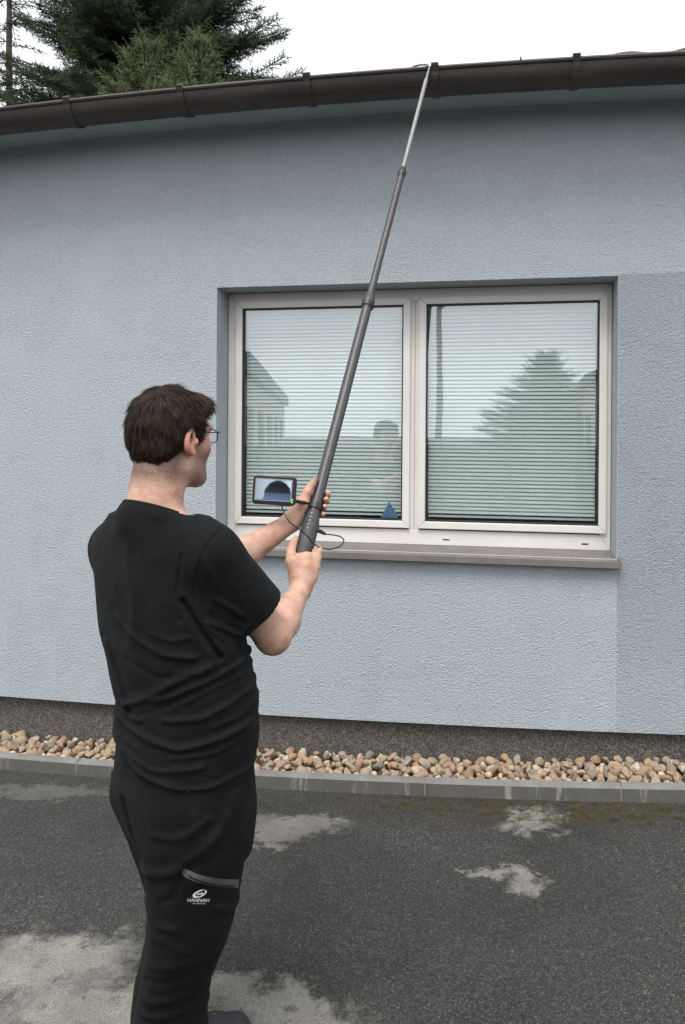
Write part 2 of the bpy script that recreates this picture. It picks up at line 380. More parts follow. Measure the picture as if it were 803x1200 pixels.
for s in spots:
    me = PM[rng.integers(len(PM))]; rot = (rng.uniform(-.8, .8), rng.uniform(-.8, .8), rng.uniform(0, 6.28)); loc = BL(s[1], s[2], s[3])
    mat = Matrix.LocRotScale(Vector(loc), __import__('mathutils').Euler(rot), Vector((s[4],)*3))
    if id(s) in keep:
        o = link('stone', me, bed); o.matrix_local = mat
    else:
        v = np.array([mat @ vv.co for vv in me.vertices]); sv.append(v)
        sf.append(np.array([p.vertices[:] for p in me.polygons])+off); off += len(v)
def stone_fill_mat():
    t = NT('small_pebbles'); o = t.coord(); v = t.n('TexVoronoi'); v.inputs['Scale'].default_value = 26; t.l(o, v.inputs['Vector'])
    sp = t.n('SeparateColor'); t.l(v.outputs['Color'], sp.inputs[0])
    c = t.ramp(sp.outputs[0], [(0, (.30, .2, .13)), (.3, (.46, .35, .24)), (.6, (.52, .44, .34)), (.8, (.3, .26, .22)), (1, (.42, .28, .2))])
    t.set(Base_Color=c, Roughness=.8); t.bump(t.noise(o, 70, 4), .004); return t.m
so = link('small_stones', mesh_np('small_stones', np.concatenate(sv), np.concatenate(sf), stone_fill_mat(), True), bed); tag(so, kind='stuff')

# ------------------------------------------------------------------ the building
B = empty('building', W0, -YAW)
tag(B, 'low pale blue rendered building with white double window and dark brown gutter', 'building')
WX0, WX1, WZ0, WZ1, DW = -.652, 1.290, 1.115, 2.424, .17         # window opening and depth of the reveal
ZT = 3.262
def build_wall():
    xs = sorted(set(list(np.round(np.linspace(-9, 4.2, 67), 3))+[WX0, WX1])); mb = MB()
    for a, b in zip(xs[:-1], xs[1:]):
        if a >= WX0-1e-6 and b <= WX1+1e-6: spans = [(None, WZ0), (WZ1, ZT)]
        else: spans = [(None, WZ0), (WZ0, WZ1), (WZ1, ZT)]
        for z0, z1 in spans:
            za, zb_ = (zbot(a), zbot(b)) if z0 is None else (z0, z0)
            mb.add([(a, 0, za), (b, 0, zb_), (b, 0, z1), (a, 0, z1)], [(0, 1, 2, 3)])
        mb.add([(a, 0, zbot(a)), (b, 0, zbot(b)), (b, .05, zbot(b)), (a, .05, zbot(a))], [(3, 2, 1, 0)])
    mb.add([(WX0, 0, WZ0), (WX0, 0, WZ1), (WX0, .3, WZ1), (WX0, .3, WZ0)], [(0, 1, 2, 3)])
    mb.add([(WX1, 0, WZ0), (WX1, 0, WZ1), (WX1, .3, WZ1), (WX1, .3, WZ0)], [(3, 2, 1, 0)])
    mb.add([(WX0, 0, WZ1), (WX1, 0, WZ1), (WX1, .3, WZ1), (WX0, .3, WZ1)], [(0, 1, 2, 3)])
    mb.add([(WX0, 0, WZ0), (WX1, 0, WZ0), (WX1, .3, WZ0), (WX0, .3, WZ0)], [(3, 2, 1, 0)])
    # gable ends and back
    for x in (-9, 4.2): mb.add([(x, 0, .2), (x, 8, .2), (x, 8, ZT), (x, 0, ZT)], [(0, 1, 2, 3)])
    mb.add([(-9, 8, .2), (4.2, 8, .2), (4.2, 8, ZT), (-9, 8, ZT)], [(0, 1, 2, 3)])
    mb.build('wall', M['stucco'], B)
    p = MB()
    for a, b in zip(xs[:-1], xs[1:]): p.add([(a, .04, -.2), (b, .04, -.2), (b, .04, zbot(b)+.02), (a, .04, zbot(a)+.02)], [(0, 1, 2, 3)])
    p.build('plinth', M['plinth'], B)
build_wall()
GOFF, GR = -.275, .083
def gtop(x): return 3.283-.0115*(np.clip(x, -4, 4)-.1)**2 if abs(x) < 4 else 3.12
s_ = MB()
xs = list(np.linspace(-9, 4.2, 45))
for a, b in zip(xs[:-1], xs[1:]):
    za, zb_ = gtop(a)-.043, gtop(b)-.043
    s_.add([(a, .02, za), (b, .02, zb_), (b, -.195, zb_), (a, -.195, za)], [(0, 3, 2, 1)])
    s_.add([(a, -.014, za-.012), (b, -.014, zb_-.012), (b, -.014, zb_+.02), (a, -.014, za+.02), (a, .01, za-.012), (b, .01, zb_-.012)], [(0, 1, 2, 3), (0, 4, 5, 1)])
s_.build('soffit', M['soffit'], B)
f_ = MB()
for a, b in zip(xs[:-1], xs[1:]):
    za, zb_ = gtop(a), gtop(b)
    f_.add([(a, -.192, za-.034), (b, -.192, zb_-.034), (b, -.192, zb_+.03), (a, -.192, za+.03)], [(0, 1, 2, 3)])
f_.build('fascia', M['wood'], B)
def build_gutter():
    xs = np.linspace(-9, 4.2, 89); K = 18; V = []; 
    def ring(x, r, lip=.010, z=None):
        z = gtop(x); out = []
        for q in range(K+1):
            th = math.pi*q/K; out.append((x, GOFF-r*math.cos(th), z-r*math.sin(th)))      # front lip (q=0) -> back lip
        bead = [(x, GOFF-r-.002+lip*math.cos(t), z+lip*math.sin(t)+.002) for t in np.linspace(0, 2*math.pi, 9)[:-1]]
        inner = [(x, GOFF-(r-.003)*math.cos(math.pi*q/K), z-(r-.003)*math.sin(math.pi*q/K)) for q in range(K+1)]
        return out, inner, bead
    m = MB()
    R_ = [ring(x, GR) for x in xs]
    for part, closed in ((0, False), (1, False), (2, True)):
        V = [p for r in R_ for p in r[part]]; k = len(R_[0][part])
        Fs = [(i*k+j, i*k+(j+1) % k, (i+1)*k+(j+1) % k, (i+1)*k+j) for i in range(len(xs)-1) for j in range(k if closed else k-1)]
        m.add(V, Fs)
    g = m.build('gutter', M['gutter'], B, smooth=True)
    # overlapping joint sleeve and bracket straps
    def strap(x, wd, dr, name):
        b = MB(); K2 = 18; pts = []
        for xx in (x-wd/2, x+wd/2):
            z = gtop(x); row = [(xx, GOFF-GR-.002-dr, z+.024), (xx, GOFF-GR-.014-dr, z+.014)]
            row += [(xx, GOFF-(GR+dr)*math.cos(math.pi*q/K2), z-(GR+dr)*math.sin(math.pi*q/K2)) for q in range(1, K2+1)]
            row += [(xx, GOFF+GR, z+.01)]
            pts.append(row)
        k = len(pts[0]); V = pts[0]+pts[1]
        inn = [(p[0], GOFF+(p[1]-GOFF)*.93, p[2]*1.0+.004) for p in V]
        b.add(V+inn, [(j, j+1, k+j+1, k+j) for j in range(k-1)]+[(j, 2*k+j, 2*k+j+1, j+1) for j in range(k-1)]+[(k+j, k+j+1, 3*k+j+1, 3*k+j) for j in range(k-1)])
        # folded tongue over the bead
        z = gtop(x); b.box((x-wd/2, GOFF-GR-.016, z+.012), (x+wd/2, GOFF-GR+.03, z+.019))
        return b.build(name, M['gutter'], g)
    for x in [-4.7, -4.12, -3.54, -2.96, -2.42, -1.85, -1.28, -.71, -.107, .465, 1.06, 1.64, 2.2, 2.8]: strap(x, .032, .0065, 'gutter_bracket')
    strap(.83, .006, .0035, 'joint_seam')
    return g
build_gutter()
# roof of corrugated sheets rising gently from above the gutter
def build_roof():
    xs = np.linspace(-9.1, 4.3, 900); V = []
    for x in xs:
        e = 3.300+.019*x if x > -3 else 3.243; wv = .010*math.sin(2*math.pi*x/.30)
        V += [(x, -.262, e+wv-.02), (x, -.262, e+wv), (x, 4.0, e+.62+wv), (x, 8.2, e+.05+wv)]
    n = len(xs); Fs = np.array([(4*i+q, 4*i+4+q, 4*i+5+q, 4*i+1+q) for i in range(n-1) for q in range(3)])
    link('roof', mesh_np('roof', V, Fs, M['roof'], False), B)
build_roof()
# ---- window
FX0, FX1, FZ0, FZ1 = WX0+.028, WX1-.012, WZ0+.045, WZ1-.018       # outer frame edges
yf = DW
def rectframe(mb, x0, x1, z0, z1, wl, wr, wb, wt, y0, y1):            # four mitred lengths
    o = [(x0, z0), (x1, z0), (x1, z1), (x0, z1)]; n = [(x0+wl, z0+wb), (x1-wr, z0+wb), (x1-wr, z1-wt), (x0+wl, z1-wt)]
    for k in range(4):
        a, b, c, d = o[k], o[(k+1) % 4], n[(k+1) % 4], n[k]
        mb.add([(p[0], y, p[1]) for y in (y0, y1) for p in (a, b, c, d)], [(0, 1, 2, 3), (7, 6, 5, 4), (0, 4, 5, 1), (1, 5, 6, 2), (2, 6, 7, 3), (3, 7, 4, 0)])
    return mb
wf = MB(); rectframe(wf, FX0-.025, FX1+.01, FZ0-.03, FZ1+.016, .06, .052, .075, .062, yf, yf+.075)
MX0, MX1 = .308, .366                                             # meeting mullion
wf.box((MX0, yf+.004, FZ0+.045), (MX1, yf+.07, FZ1-.046))
window = wf.build('window', M['frame'], B, bevel=.003)
def sash(x0, x1, z0, z1):
    sb = MB(); b = .037; rectframe(sb, x0, x1, z0, z1, b, b, b, b, yf-.016, yf+.05)
    s = sb.build('sash', M['frame'], window, bevel=.004)
    gx0, gx1, gz0, gz1 = x0+b, x1-b, z0+b, z1-b
    bd = MB(); rectframe(bd, gx0-.001, gx1+.001, gz0-.001, gz1+.001, .007, .007, .007, .007, yf-.010, yf+.045)
    bd.build('glazing_gasket', M['gasket'], window)
    gp = MB(); gp.box((gx0+.004, yf+.008, gz0+.004), (gx1-.004, yf+.012, gz1-.004)); gp.build('glass_pane', M['glass'], window)
    return gx0+.007, gx1-.007, gz0+.007, gz1-.007
SZ0, SZ1 = FZ0+.053, FZ1-.028
g1 = sash(FX0+.019, MX0+.008, SZ0, SZ1); g2 = sash(MX1-.008, FX1-.011, SZ0, SZ1)
for x in (-.50, .50, 1.17):
    ws = MB(); ws.box((x-.016, yf-.0015, FZ0-.003), (x+.016, yf+.005, FZ0+.003)); ws.build('drain_slot', M['gasket'], window)
rl = MB(); rl.box((MX0+.029, yf+.002, FZ0+.046), (MX0+.0315, yf+.005, FZ1-.047)); rl.build('cover_groove', plain('groove_grey', (.3, .28, .26), .6), window)
def blind(gx):
    x0, x1, z0, z1 = gx; yb = yf+.045
    r = MB(); r.box((x0-.01, yb-.012, z1-.004), (x1+.01, yb+.014, z1+.02)); r.box((x0+.004, yb-.009, z0+.012), (x1-.004, yb+.009, z0+.022))
    for fx in (.09, .5, .91):
        x = x0+(x1-x0)*fx
        for dy in (-.0135, .0135): r.box((x-.0011, yb+dy-.0008, z0+.015), (x+.0011, yb+dy+.0008, z1))
    bl = r.build('window_blind', M['slat'], B)
    V = []; hw = .0125; tl = R(62); K = 4
    for xx in (x0+.003, x1-.003):
        for q in range(K+1):
            t = -1+2*q/K; a = hw*t; bow = .0022*(1-t*t)
            V.append((xx, a*math.cos(tl)-bow*math.sin(tl), a*math.sin(tl)+bow*math.cos(tl)))
    me = mesh_np('slat', V, [(q, K+1+q, K+2+q, q+1) for q in range(K)], M['slat'], True)
    z = z1-.012
    i = 0
    while z > z0+.03:
        o = link('slat', me, bl, (random.uniform(-.001, .001), yb, z)); o.rotation_euler = (random.gauss(0, .025), random.gauss(0, .0006), 0); z -= .0193; i += 1
blind(g1); blind(g2)
rm = MB(); rm.add([(-.9, .3, .9), (1.5, .3, .9), (1.5, 2.3, .9), (-.9, 2.3, .9), (-.9, .3, 2.7), (1.5, .3, 2.7), (1.5, 2.3, 2.7), (-.9, 2.3, 2.7)],
                  [(0, 1, 2, 3), (4, 7, 6, 5), (3, 2, 6, 7), (0, 3, 7, 4), (1, 5, 6, 2)]); rm.build('room', M['dark'], B)
# window sill with raised end caps
sl = MB()
pr = [(yf+.01, WZ0+.016), (-.045, WZ0-.006), (-.047, WZ0-.034), (-.037, WZ0-.034), (-.035, WZ0-.012), (0, WZ0-.006)]
V = [(x, n, z) for x in (WX0-.012, WX1+.012) for n, z in pr]; k = len(pr)
sl.add(V, [(q, (q+1) % k, k+(q+1) % k, k+q) for q in range(k)]+[tuple(range(k-1, -1, -1)), tuple(range(k, 2*k))])
sill = sl.build('window_sill', M['sill'], B)
for x in (WX0-.015, WX1+.009):
    cpm = MB(); cpm.add([(xx, n, z) for xx in (x, x+.006) for n, z in ((.0, WZ0+.012), (-.048, WZ0-.002), (-.048, WZ0-.036), (.0, WZ0-.036))],
                       [(0, 1, 2, 3), (7, 6, 5, 4), (0, 4, 5, 1), (1, 5, 6, 2), (2, 6, 7, 3)]); cpm.build('end_cap', M['sill'], sill)
# triangular blue warning sticker low in the left pane
tx, tz = g1[1]-.062, g1[2]+.004
st = MB(); st.add([(tx-.042, yf+.004, tz), (tx+.05, yf+.004, tz), (tx+.003, yf+.004, tz+.083), (tx-.042, yf+.0065, tz), (tx+.05, yf+.0065, tz), (tx+.003, yf+.0065, tz+.083)],
                  [(0, 1, 2), (5, 4, 3), (0, 3, 4, 1), (1, 4, 5, 2), (2, 5, 3, 0)]); st.build('triangle_sticker', M['sticker'], window)

# ------------------------------------------------------------------ signed-distance modelling for the figure
f4 = np.float32
def smin(a, b, k):
    h = np.clip(.5+.5*(b-a)/k, 0, 1); return b+(a-b)*h-k*h*(1-h)
def smax(a, b, k): return -smin(-a, -b, k)
def sph(p, c, r): return np.sqrt(((p-np.asarray(c, f4))**2).sum(-1))-r
def rcone(p, a, b, ra, rb):
    a = np.asarray(a, f4); b = np.asarray(b, f4); ab = b-a; q = p-a
    h = np.clip((q@ab)/(ab@ab), 0, 1); return np.sqrt(((q-h[..., None]*ab)**2).sum(-1))-(ra+(rb-ra)*h)
def ell(p, c, r, Mx=None):
    q = p-np.asarray(c, f4)
    if Mx is not None: q = q@np.asarray(Mx, f4).T
    r = np.asarray(r, f4); k0 = np.sqrt(((q/r)**2).sum(-1)); k1 = np.sqrt(((q/(r*r))**2).sum(-1))+1e-9
    return k0*(k0-1)/k1
def sdf_mesh(fn, lo, hi, vox, blk=8):
    lo = np.asarray(lo, float); hi = np.asarray(hi, float)
    nb = np.ceil((hi-lo)/(vox*blk)).astype(int); N = nb*blk
    bi = np.stack(np.meshgrid(*[np.arange(n) for n in nb], indexing='ij'), -1).reshape(-1, 3)
    cen = (lo+(bi+.5)*blk*vox).astype(f4); dc = fn(cen)
    vol = np.repeat(np.repeat(np.repeat(np.where(dc > 0, 1, -1).astype(f4).reshape(nb), blk, 0), blk, 1), blk, 2)
    act = bi[np.abs(dc) < blk*vox*1.35]
    loc = np.stack(np.meshgrid(*[np.arange(blk)]*3, indexing='ij'), -1).reshape(-1, 3)
    for s in range(0, len(act), 1500):
        a = act[s:s+1500]; g = (a[:, None, :]*blk+loc[None]).reshape(-1, 3)
        d = fn((lo+g*vox).astype(f4)); vol[g[:, 0], g[:, 1], g[:, 2]] = d
    sg = vol < 0
    cnt = np.zeros(np.array(vol.shape)-1, np.uint8)
    for i in (0, 1):
        for j in (0, 1):
            for k in (0, 1): cnt += sg[i:i+cnt.shape[0], j:j+cnt.shape[1], k:k+cnt.shape[2]]
    ac = (cnt > 0) & (cnt < 8); idx = np.argwhere(ac)
    cid = np.full(ac.shape, -1, np.int32); cid[ac] = np.arange(len(idx))
    acc = np.zeros((len(idx), 3)); num = np.zeros(len(idx))
    cor = [(i, j, k) for i in (0, 1) for j in (0, 1) for k in (0, 1)]
    val = {c: vol[idx[:, 0]+c[0], idx[:, 1]+c[1], idx[:, 2]+c[2]] for c in cor}
    for a in cor:
        for ax in range(3):
            if a[ax]: continue
            b = tuple(v+(1 if q == ax else 0) for q, v in enumerate(a)); va, vb = val[a], val[b]; m = (va < 0) != (vb < 0)
            t = np.where(m, va/(va-vb+1e-12), 0); pt = np.array(a, float)[None]+0*acc; pt[:, ax] += t; acc += pt*m[:, None]; num += m
    V = lo+(idx+acc/num[:, None])*vox
    quads = []
    for ax in range(3):
        u, v = [(1, 2), (2, 0), (0, 1)][ax]
        sl0 = [slice(None)]*3; sl1 = [slice(None)]*3; sl0[ax] = slice(0, -1); sl1[ax] = slice(1, None)
        A, Bv = sg[tuple(sl0)], sg[tuple(sl1)]; e = np.argwhere(A != Bv)
        ok = (e[:, u] > 0) & (e[:, v] > 0) & (e[:, u] < sg.shape[u]-1) & (e[:, v] < sg.shape[v]-1); e = e[ok]
        fl = sg[e[:, 0], e[:, 1], e[:, 2]]
        def cell(du, dv):
            q = e.copy(); q[:, u] += du; q[:, v] += dv; return cid[q[:, 0], q[:, 1], q[:, 2]]
        Q = np.stack([cell(-1, -1), cell(0, -1), cell(0, 0), cell(-1, 0)], -1); Q[~fl] = Q[~fl][:, ::-1]; quads.append(Q)
    Q = np.concatenate(quads); return V, Q[(Q >= 0).all(1)]
def relax(V, Q, it=2, lam=.5):
    n = len(V)
    e = np.concatenate([Q[:, [0, 1]], Q[:, [1, 2]], Q[:, [2, 3]], Q[:, [3, 0]]])
    deg = np.bincount(e.ravel(), minlength=n)[:, None]+1e-9
    for _ in range(it):
        s = np.stack([np.bincount(e[:, 0], V[e[:, 1], c], n)+np.bincount(e[:, 1], V[e[:, 0], c], n) for c in range(3)], -1)
        V = V+lam*(s/deg-V)
    return V
def wob(p, seed, freq, k=6):
    r = np.random.default_rng(seed); s = 0
    for _ in range(k):
        d = r.normal(size=3); d /= np.linalg.norm(d); s = s+np.sin(p@(d*freq*r.uniform(.6, 1.5)).astype(f4)+r.uniform(0, 6.28))
    return s/k

# ------------------------------------------------------------------ the pole: its line in space, used by the hands as well
PA, PT = P(355, 650, 2.30), P(502.5, 82, 3.375)
pdir = (PT-PA)/np.linalg.norm(PT-PA)
def pole_y(py):                                        # point of the pole seen at picture height py
    lo_, hi_ = -.6, 1.2
    for _ in range(50):
        m = (lo_+hi_)/2; q = PA+(PT-PA)*m; u, v = q[0]/q[1], (q[2]-H)/q[1]; c, s = math.cos(ROLL), math.sin(ROLL)
        y = HY-F_PX*(-s*u+c*v)
        if y > py: lo_ = m
        else: hi_ = m
    return PA+(PT-PA)*lo_
def frame_at(q):
    c = np.array([0, 0, H])-q; c = c-(c@pdir)*pdir; c /= np.linalg.norm(c); s = np.cross(pdir, c); s /= np.linalg.norm(s)
    return c, (s if s[0] > 0 else -s)
def around(q, h, th, r):                               # angle 0 = side toward the lens, 90 = right side
    c, s = frame_at(q); th = R(th); return q+pdir*h+r*(math.cos(th)*c+math.sin(th)*s)

# ------------------------------------------------------------------ person
A_ = R(47); FW = np.array([math.sin(A_), math.cos(A_), 0]); RT = np.array([math.cos(A_), -math.sin(A_), 0]); UP = np.array([0, 0, 1.])
AH = R(40); HF = np.array([math.sin(AH), math.cos(AH), 0]); HR = np.array([math.cos(AH), -math.sin(AH), 0]); HM = np.stack([HR, HF, UP])
HC = P(201, 510, 1.97)
def hp(x, y, z): return HC+HR*x+HF*y+UP*z
ROOT = np.array([-.42, 2.05, float(gz((-.42)*EX[0]+(2.05-W0[1])*EX[1]))])
person = empty('person', ROOT); tag(person, 'man in black T-shirt and black trousers seen from behind, holding up a long pole', 'person')
ShR, ElR, WrR = P(243, 648, 1.87), P(320, 746, 2.0), P(351, 693, 2.235)
ShL, ElL, WrL = P(138, 640, 2.12), P(256, 668, 2.27), P(340, 613, 2.36)
QR, QL = pole_y(660), pole_y(590)                      # where each hand holds it
def dense(rows):                                       # rows: z, cx, cy, w, dp -> finely sampled
    rows = np.array(sorted(rows, key=lambda r: r[0])); t = np.array(catmull(rows, 10)); t = t[np.argsort(t[:, 0])]; return t
def loft(p, tab, M2, n=2.3):
    z = p[..., 2]; cx, cy, w_, d_ = [np.interp(z, tab[:, 0], tab[:, i]).astype(f4) for i in range(1, 5)]
    dx, dy = p[..., 0]-cx, p[..., 1]-cy; u = np.abs(dx*f4(M2[0][0])+dy*f4(M2[0][1]))/w_; v = np.abs(dx*f4(M2[1][0])+dy*f4(M2[1][1]))/d_
    k = (u**n+v**n+1e-9)**(1/n); d = (k-1)*np.minimum(w_, d_)
    return np.maximum(d, np.maximum(z-tab[-1, 0], tab[0, 0]-z))
def rows_from(px):                                     # (y, xl, xr, depth, ratio)
    out = []
    for (y, xl, xr, d, ra) in px:
        c = P((xl+xr)/2, y, d); e = (xr-xl)/2/F_PX*d; w_ = e/math.sqrt(math.cos(A_)**2+(ra*math.sin(A_))**2); out.append((c[2], c[0], c[1], w_, w_*ra))
    return dense(out)
BOD = (RT, FW)
torso = rows_from([(606, 128, 246, 2.0, .62), (630, 112, 264, 2.0, .60), (662, 105, 273, 2.0, .62), (700, 108, 280, 2.0, .66), (740, 116, 288, 2.0, .72), (780, 127, 297, 2.0, .78),
                   (815, 136, 302, 2.0, .82), (845, 136, 302, 2.0, .82), (880, 132, 298, 2.0, .80), (930, 130, 295, 2.0, .80)])
pelvis = rows_from([(840, 140, 294, 2.0, .8), (880, 137, 294, 2.0, .8), (920, 134, 296, 2.0, .8), (950, 140, 296, 2.0, .78), (985, 152, 292, 2.0, .74)])
def leg_rows(px): return dense([(*(lambda c: (c[2], c[0], c[1]))(P(x, y, d)), h/F_PX*d, h/F_PX*d*1.02) for (y, x, h, d) in px])
legR = leg_rows([(900, 228, 58, 1.95), (930, 230, 62, 1.95), (980, 229, 62, 1.95), (1040, 227, 55, 1.96), (1090, 222, 48, 1.97), (1150, 207, 41, 2.01), (1200, 201, 43, 2.04), (1250, 202, 46, 2.05)])
legL = leg_rows([(900, 184, 50, 2.08), (930, 184, 52, 2.09), (960, 192, 48, 2.1), (1000, 202, 42, 2.11), (1040, 208, 37, 2.12), (1090, 209, 36, 2.13), (1150, 196, 37, 2.16), (1200, 192, 39, 2.18), (1235, 190, 40, 2.19)])

# ---- body: head, neck, trunk, arms, hands, legs in one continuous surface
def finger(chain, r0, r1):
    m = len(chain)-1; return [(chain[i], chain[i+1], r0+(r1-r0)*i/m, r0+(r1-r0)*(i+1)/m) for i in range(m)]
HG = .027                                              # radius of the grip
def hand_right():
    q = QR; prims = []; palm = []
    hs_ = [.042, .017, -.010, -.036]; lens = [1.0, 1.05, 1.0, .9]
    for i, (h, L) in enumerate(zip(hs_, lens)):
        mcp = around(q, h, 56+3*i, HG+.022); pip = around(q, h-.004, 56+62*L, HG+.019); dip = around(q, h, 52+112*L, HG+.010); tip = around(q, h-.002, 52+165*L, HG+.008)
        prims += finger([mcp, pip, dip, tip], .0128-.0007*i, .0085-.0006*i)
        palm.append((WrR+(mcp-WrR)*.18, mcp, .023, .0125)); prims.append((mcp, mcp+(pip-mcp)*.25, .0142-.0006*i, .0120))
    base = around(q, -.012, -30, HG+.014)
    palm += [(WrR, base, .026, .021), (base, around(q, .01, 20, HG+.012), .02, .017), (WrR, around(q, -.02, 25, HG+.012), .026, .02)]
    th = [around(q, -.010, -42, HG+.014), around(q, .022, -62, HG+.014), around(q, .048, -72, HG+.010), around(q, .066, -66, HG+.008)]
    return prims+finger(th, .0165, .0095), palm
def hand_left():
    q = QL; prims = []; palm = []; r = .021
    hs_ = [.040, .018, -.004, -.026]; lens = [1.0, 1.05, 1.0, .88]
    for i, (h, L) in enumerate(zip(hs_, lens)):
        mcp = around(q, h-.004, -128, r+.022); pip = around(q, h+.002, -128-58*L, r+.018); dip = around(q, h+.002, -128-112*L, r+.0115); tip = around(q, h-.002, -128-162*L, r+.009)
        prims += finger([mcp, pip, dip, tip], .0118-.0007*i, .0090-.0006*i)
        palm.append((WrL+(mcp-WrL)*.2, mcp, .022, .0135))
    base = around(q, -.012, -85, r+.020)
    palm += [(WrL, base, .026, .02), (base, around(q, .012, -118, r+.018), .02, .016)]
    th = [around(q, -.008, -80, r+.018), around(q, .020, -62, r+.019), around(q, .046, -50, r+.015), around(q, .068, -42, r+.011)]
    return prims+finger(th, .0165, .0095), palm
HRp, HLp = hand_right(), hand_left()
def sd_hand(p, hand, wr):
    out = np.full(p.shape[:-1], 1.0, f4); near = np.linalg.norm(p-np.asarray(wr, f4), axis=-1) < .30
    out[~near] = (np.linalg.norm(p[~near]-np.asarray(wr, f4), axis=-1)-.2)
    if near.any():
        q = p[near]; pal = None
        for (a, b, ra, rb) in hand[1]: d = rcone(q, a, b, ra, rb); pal = d if pal is None else smin(pal, d, .014)
        fg = None
        for (a, b, ra, rb) in hand[0]: d = rcone(q, a, b, ra, rb); fg = d if fg is None else smin(fg, d, .0025)
        out[near] = smin(pal, fg, .006)
    return out
def sd_head(p):
    q = (p-HC.astype(f4))@HM.T.astype(f4)
    qa = q.copy(); qa[..., 0] = np.abs(qa[..., 0])
    d = ell(q, (0, -.012, .022), (.078, .100, .092))
    d = smin(d, ell(q, (0, .040, -.040), (.063, .058, .088)), .03)
    d = smin(d, rcone(qa, (.052, .004, -.078), (.012, .074, -.110), .019, .023), .03)      # jaw to chin
    d = smin(d, ell(qa, (.046, .060, -.030), (.022, .024, .026)), .02)                    # cheek bones
    d = smin(d, ell(qa, (.03, .080, .022), (.032, .016, .010)), .015)                     # brow
    d = smax(d, -sph(qa, (.031, .098, .004), .015), .012)
    d = smin(d, sph(qa, (.031, .083, .004), .0125), .003)
    d = smin(d, rcone(q, (0, .094, .006), (0, .116, -.034), .009, .0125), .012)           # nose
    d = smin(d, ell(qa, (.012, .106, -.038), (.009, .010, .008)), .006)
    d = smin(d, ell(q, (0, .093, -.066), (.024, .012, .006)), .008); d = smin(d, ell(q, (0, .092, -.078), (.021, .012, .007)), .008)
    d = smax(d, -ell(q, (0, .107, -.0715), (.022, .006, .0015)), .003)
    # ears
    Me = np.array(Matrix.Rotation(R(14), 3, 'X') @ Matrix.Rotation(R(-20), 3, 'Z'))
    ear = ell(qa, (.083, -.008, -.012), (.011, .020, .035), Me); ear = smax(ear, -ell(qa, (.094, -.002, -.010), (.012, .0125, .025), Me), .004); ear = smin(ear, ell(qa, (.086, .010, -.016), (.006, .006, .009)), .004)
    ear = smin(ear, ell(qa, (.084, -.001, -.043), (.008, .010, .010)), .006)
    d = smin(d, ear, .006)
    d = smin(d, rcone(q, (0, -.030, -.055), (0, -.052, -.185), .064, .070), .03)           # neck
    return d
def sd_body(p):
    d = sd_head(p)
    t = loft(p, torso, BOD)+.034; d = smin(d, t, .05)
    nb = hp(0, -.045, -.215)
    for S, E, W, hand in ((ShR, ElR, WrR, HRp), (ShL, ElL, WrL, HLp)):
        d = smin(d, rcone(p, nb, S, .052, .056), .03)
        arm = smin(rcone(p, S, E, .060, .043), rcone(p, E, E+(W-E)*.35, .043, .0455), .02)
        arm = smin(arm, rcone(p, E+(W-E)*.3, W, .0455, .029), .02)
        d = smin(d, arm, .03); d = smin(d, sd_hand(p, hand, W), .012)
    d = smin(d, loft(p, pelvis, BOD)+.04, .05)
    d = smin(d, loft(p, legR, BOD, 2)+.036, .02); d = smin(d, loft(p, legL, BOD, 2)+.036, .02)
    return d
V, Q = sdf_mesh(sd_body, (-.82, 1.62, .10), (.06, 2.62, 1.84), .004)
V = relax(V, Q, 1, .4)
me = mesh_np('body', V-ROOT, Q, M['skin'], True)
ql = (V-HC)@HM.T; x, y, z = np.abs(ql[:, 0]), ql[:, 1], ql[:, 2]
sm = lambda a, b, t: np.clip((t-a)/(b-a), 0, 1)
jaw = sm(.002, .03, y)*sm(-.02, -.055, z)*sm(-.155, -.125, z)*.75+sm(.012, .026, y)*sm(.045, .03, y)*sm(.04, .01, z)*sm(-.07, -.02, z)*.6
nape = sm(-.132, -.092, z)*sm(-.02, -.055, z)*sm(.0, -.03, y)*.95
stub = np.clip(np.maximum(jaw, nape), 0, 1)*(z > -.17)
red = sm(.074, .084, x)*sm(-.06, -.045, z)*sm(.04, .025, z)*sm(.03, .015, y)*.7
kn = np.exp(-(np.minimum(np.linalg.norm(V-QR, axis=1), np.linalg.norm(V-QL, axis=1))/.05)**2)*.30
col = np.zeros((len(V), 4), f4); col[:, 0] = stub; col[:, 1] = np.maximum(red, kn); col[:, 3] = 1
at = me.color_attributes.new('mask', 'FLOAT_COLOR', 'POINT'); at.data.foreach_set('color', col.ravel())
link('body', me, person)

# ---- hair: a cap with cropped strands lying over it
HLY = [-.14, -.10, -.07, -.046, -.02, -.004, .008, .016, .028, .036, .048, .062, .085, .12]
HLZ = [-.090, -.086, -.078, -.058, -.022, .026, .030, -.010, -.014, .012, .040, .058, .070, .074]
def sd_hair(p):
    q = (p-HC.astype(f4))@HM.T.astype(f4)
    d = ell(q, (0, -.012, .024), (.084, .104, .099))
    d = smin(d, ell(q, (0, .064, .070), (.060, .044, .030)), .035); d = smin(d, ell(q, (0, -.054, -.030), (.068, .050, .066)), .03)                         # swept-up fringe
    d = d+.0035*wob(q, 3, 160)+.002*wob(q, 4, 330)
    lim = np.interp(q[..., 1], HLY, HLZ).astype(f4)
    inner = np.minimum(ell(q, (0, -.012, .022), (.072, .094, .086)), ell(q, (0, -.052, -.05), (.052, .040, .06)))
    return smax(smax(d, lim-q[..., 2], .008), -inner, .004)
V, Q = sdf_mesh(sd_hair, HC-np.array([.16, .16, .13]), HC+np.array([.17, .17, .17]), .003)
V = relax(V, Q, 1, .4); hq = (V-HC)@HM.T
nrm = np.zeros_like(V); fn = np.cross(V[Q[:, 2]]-V[Q[:, 0]], V[Q[:, 3]]-V[Q[:, 1]])
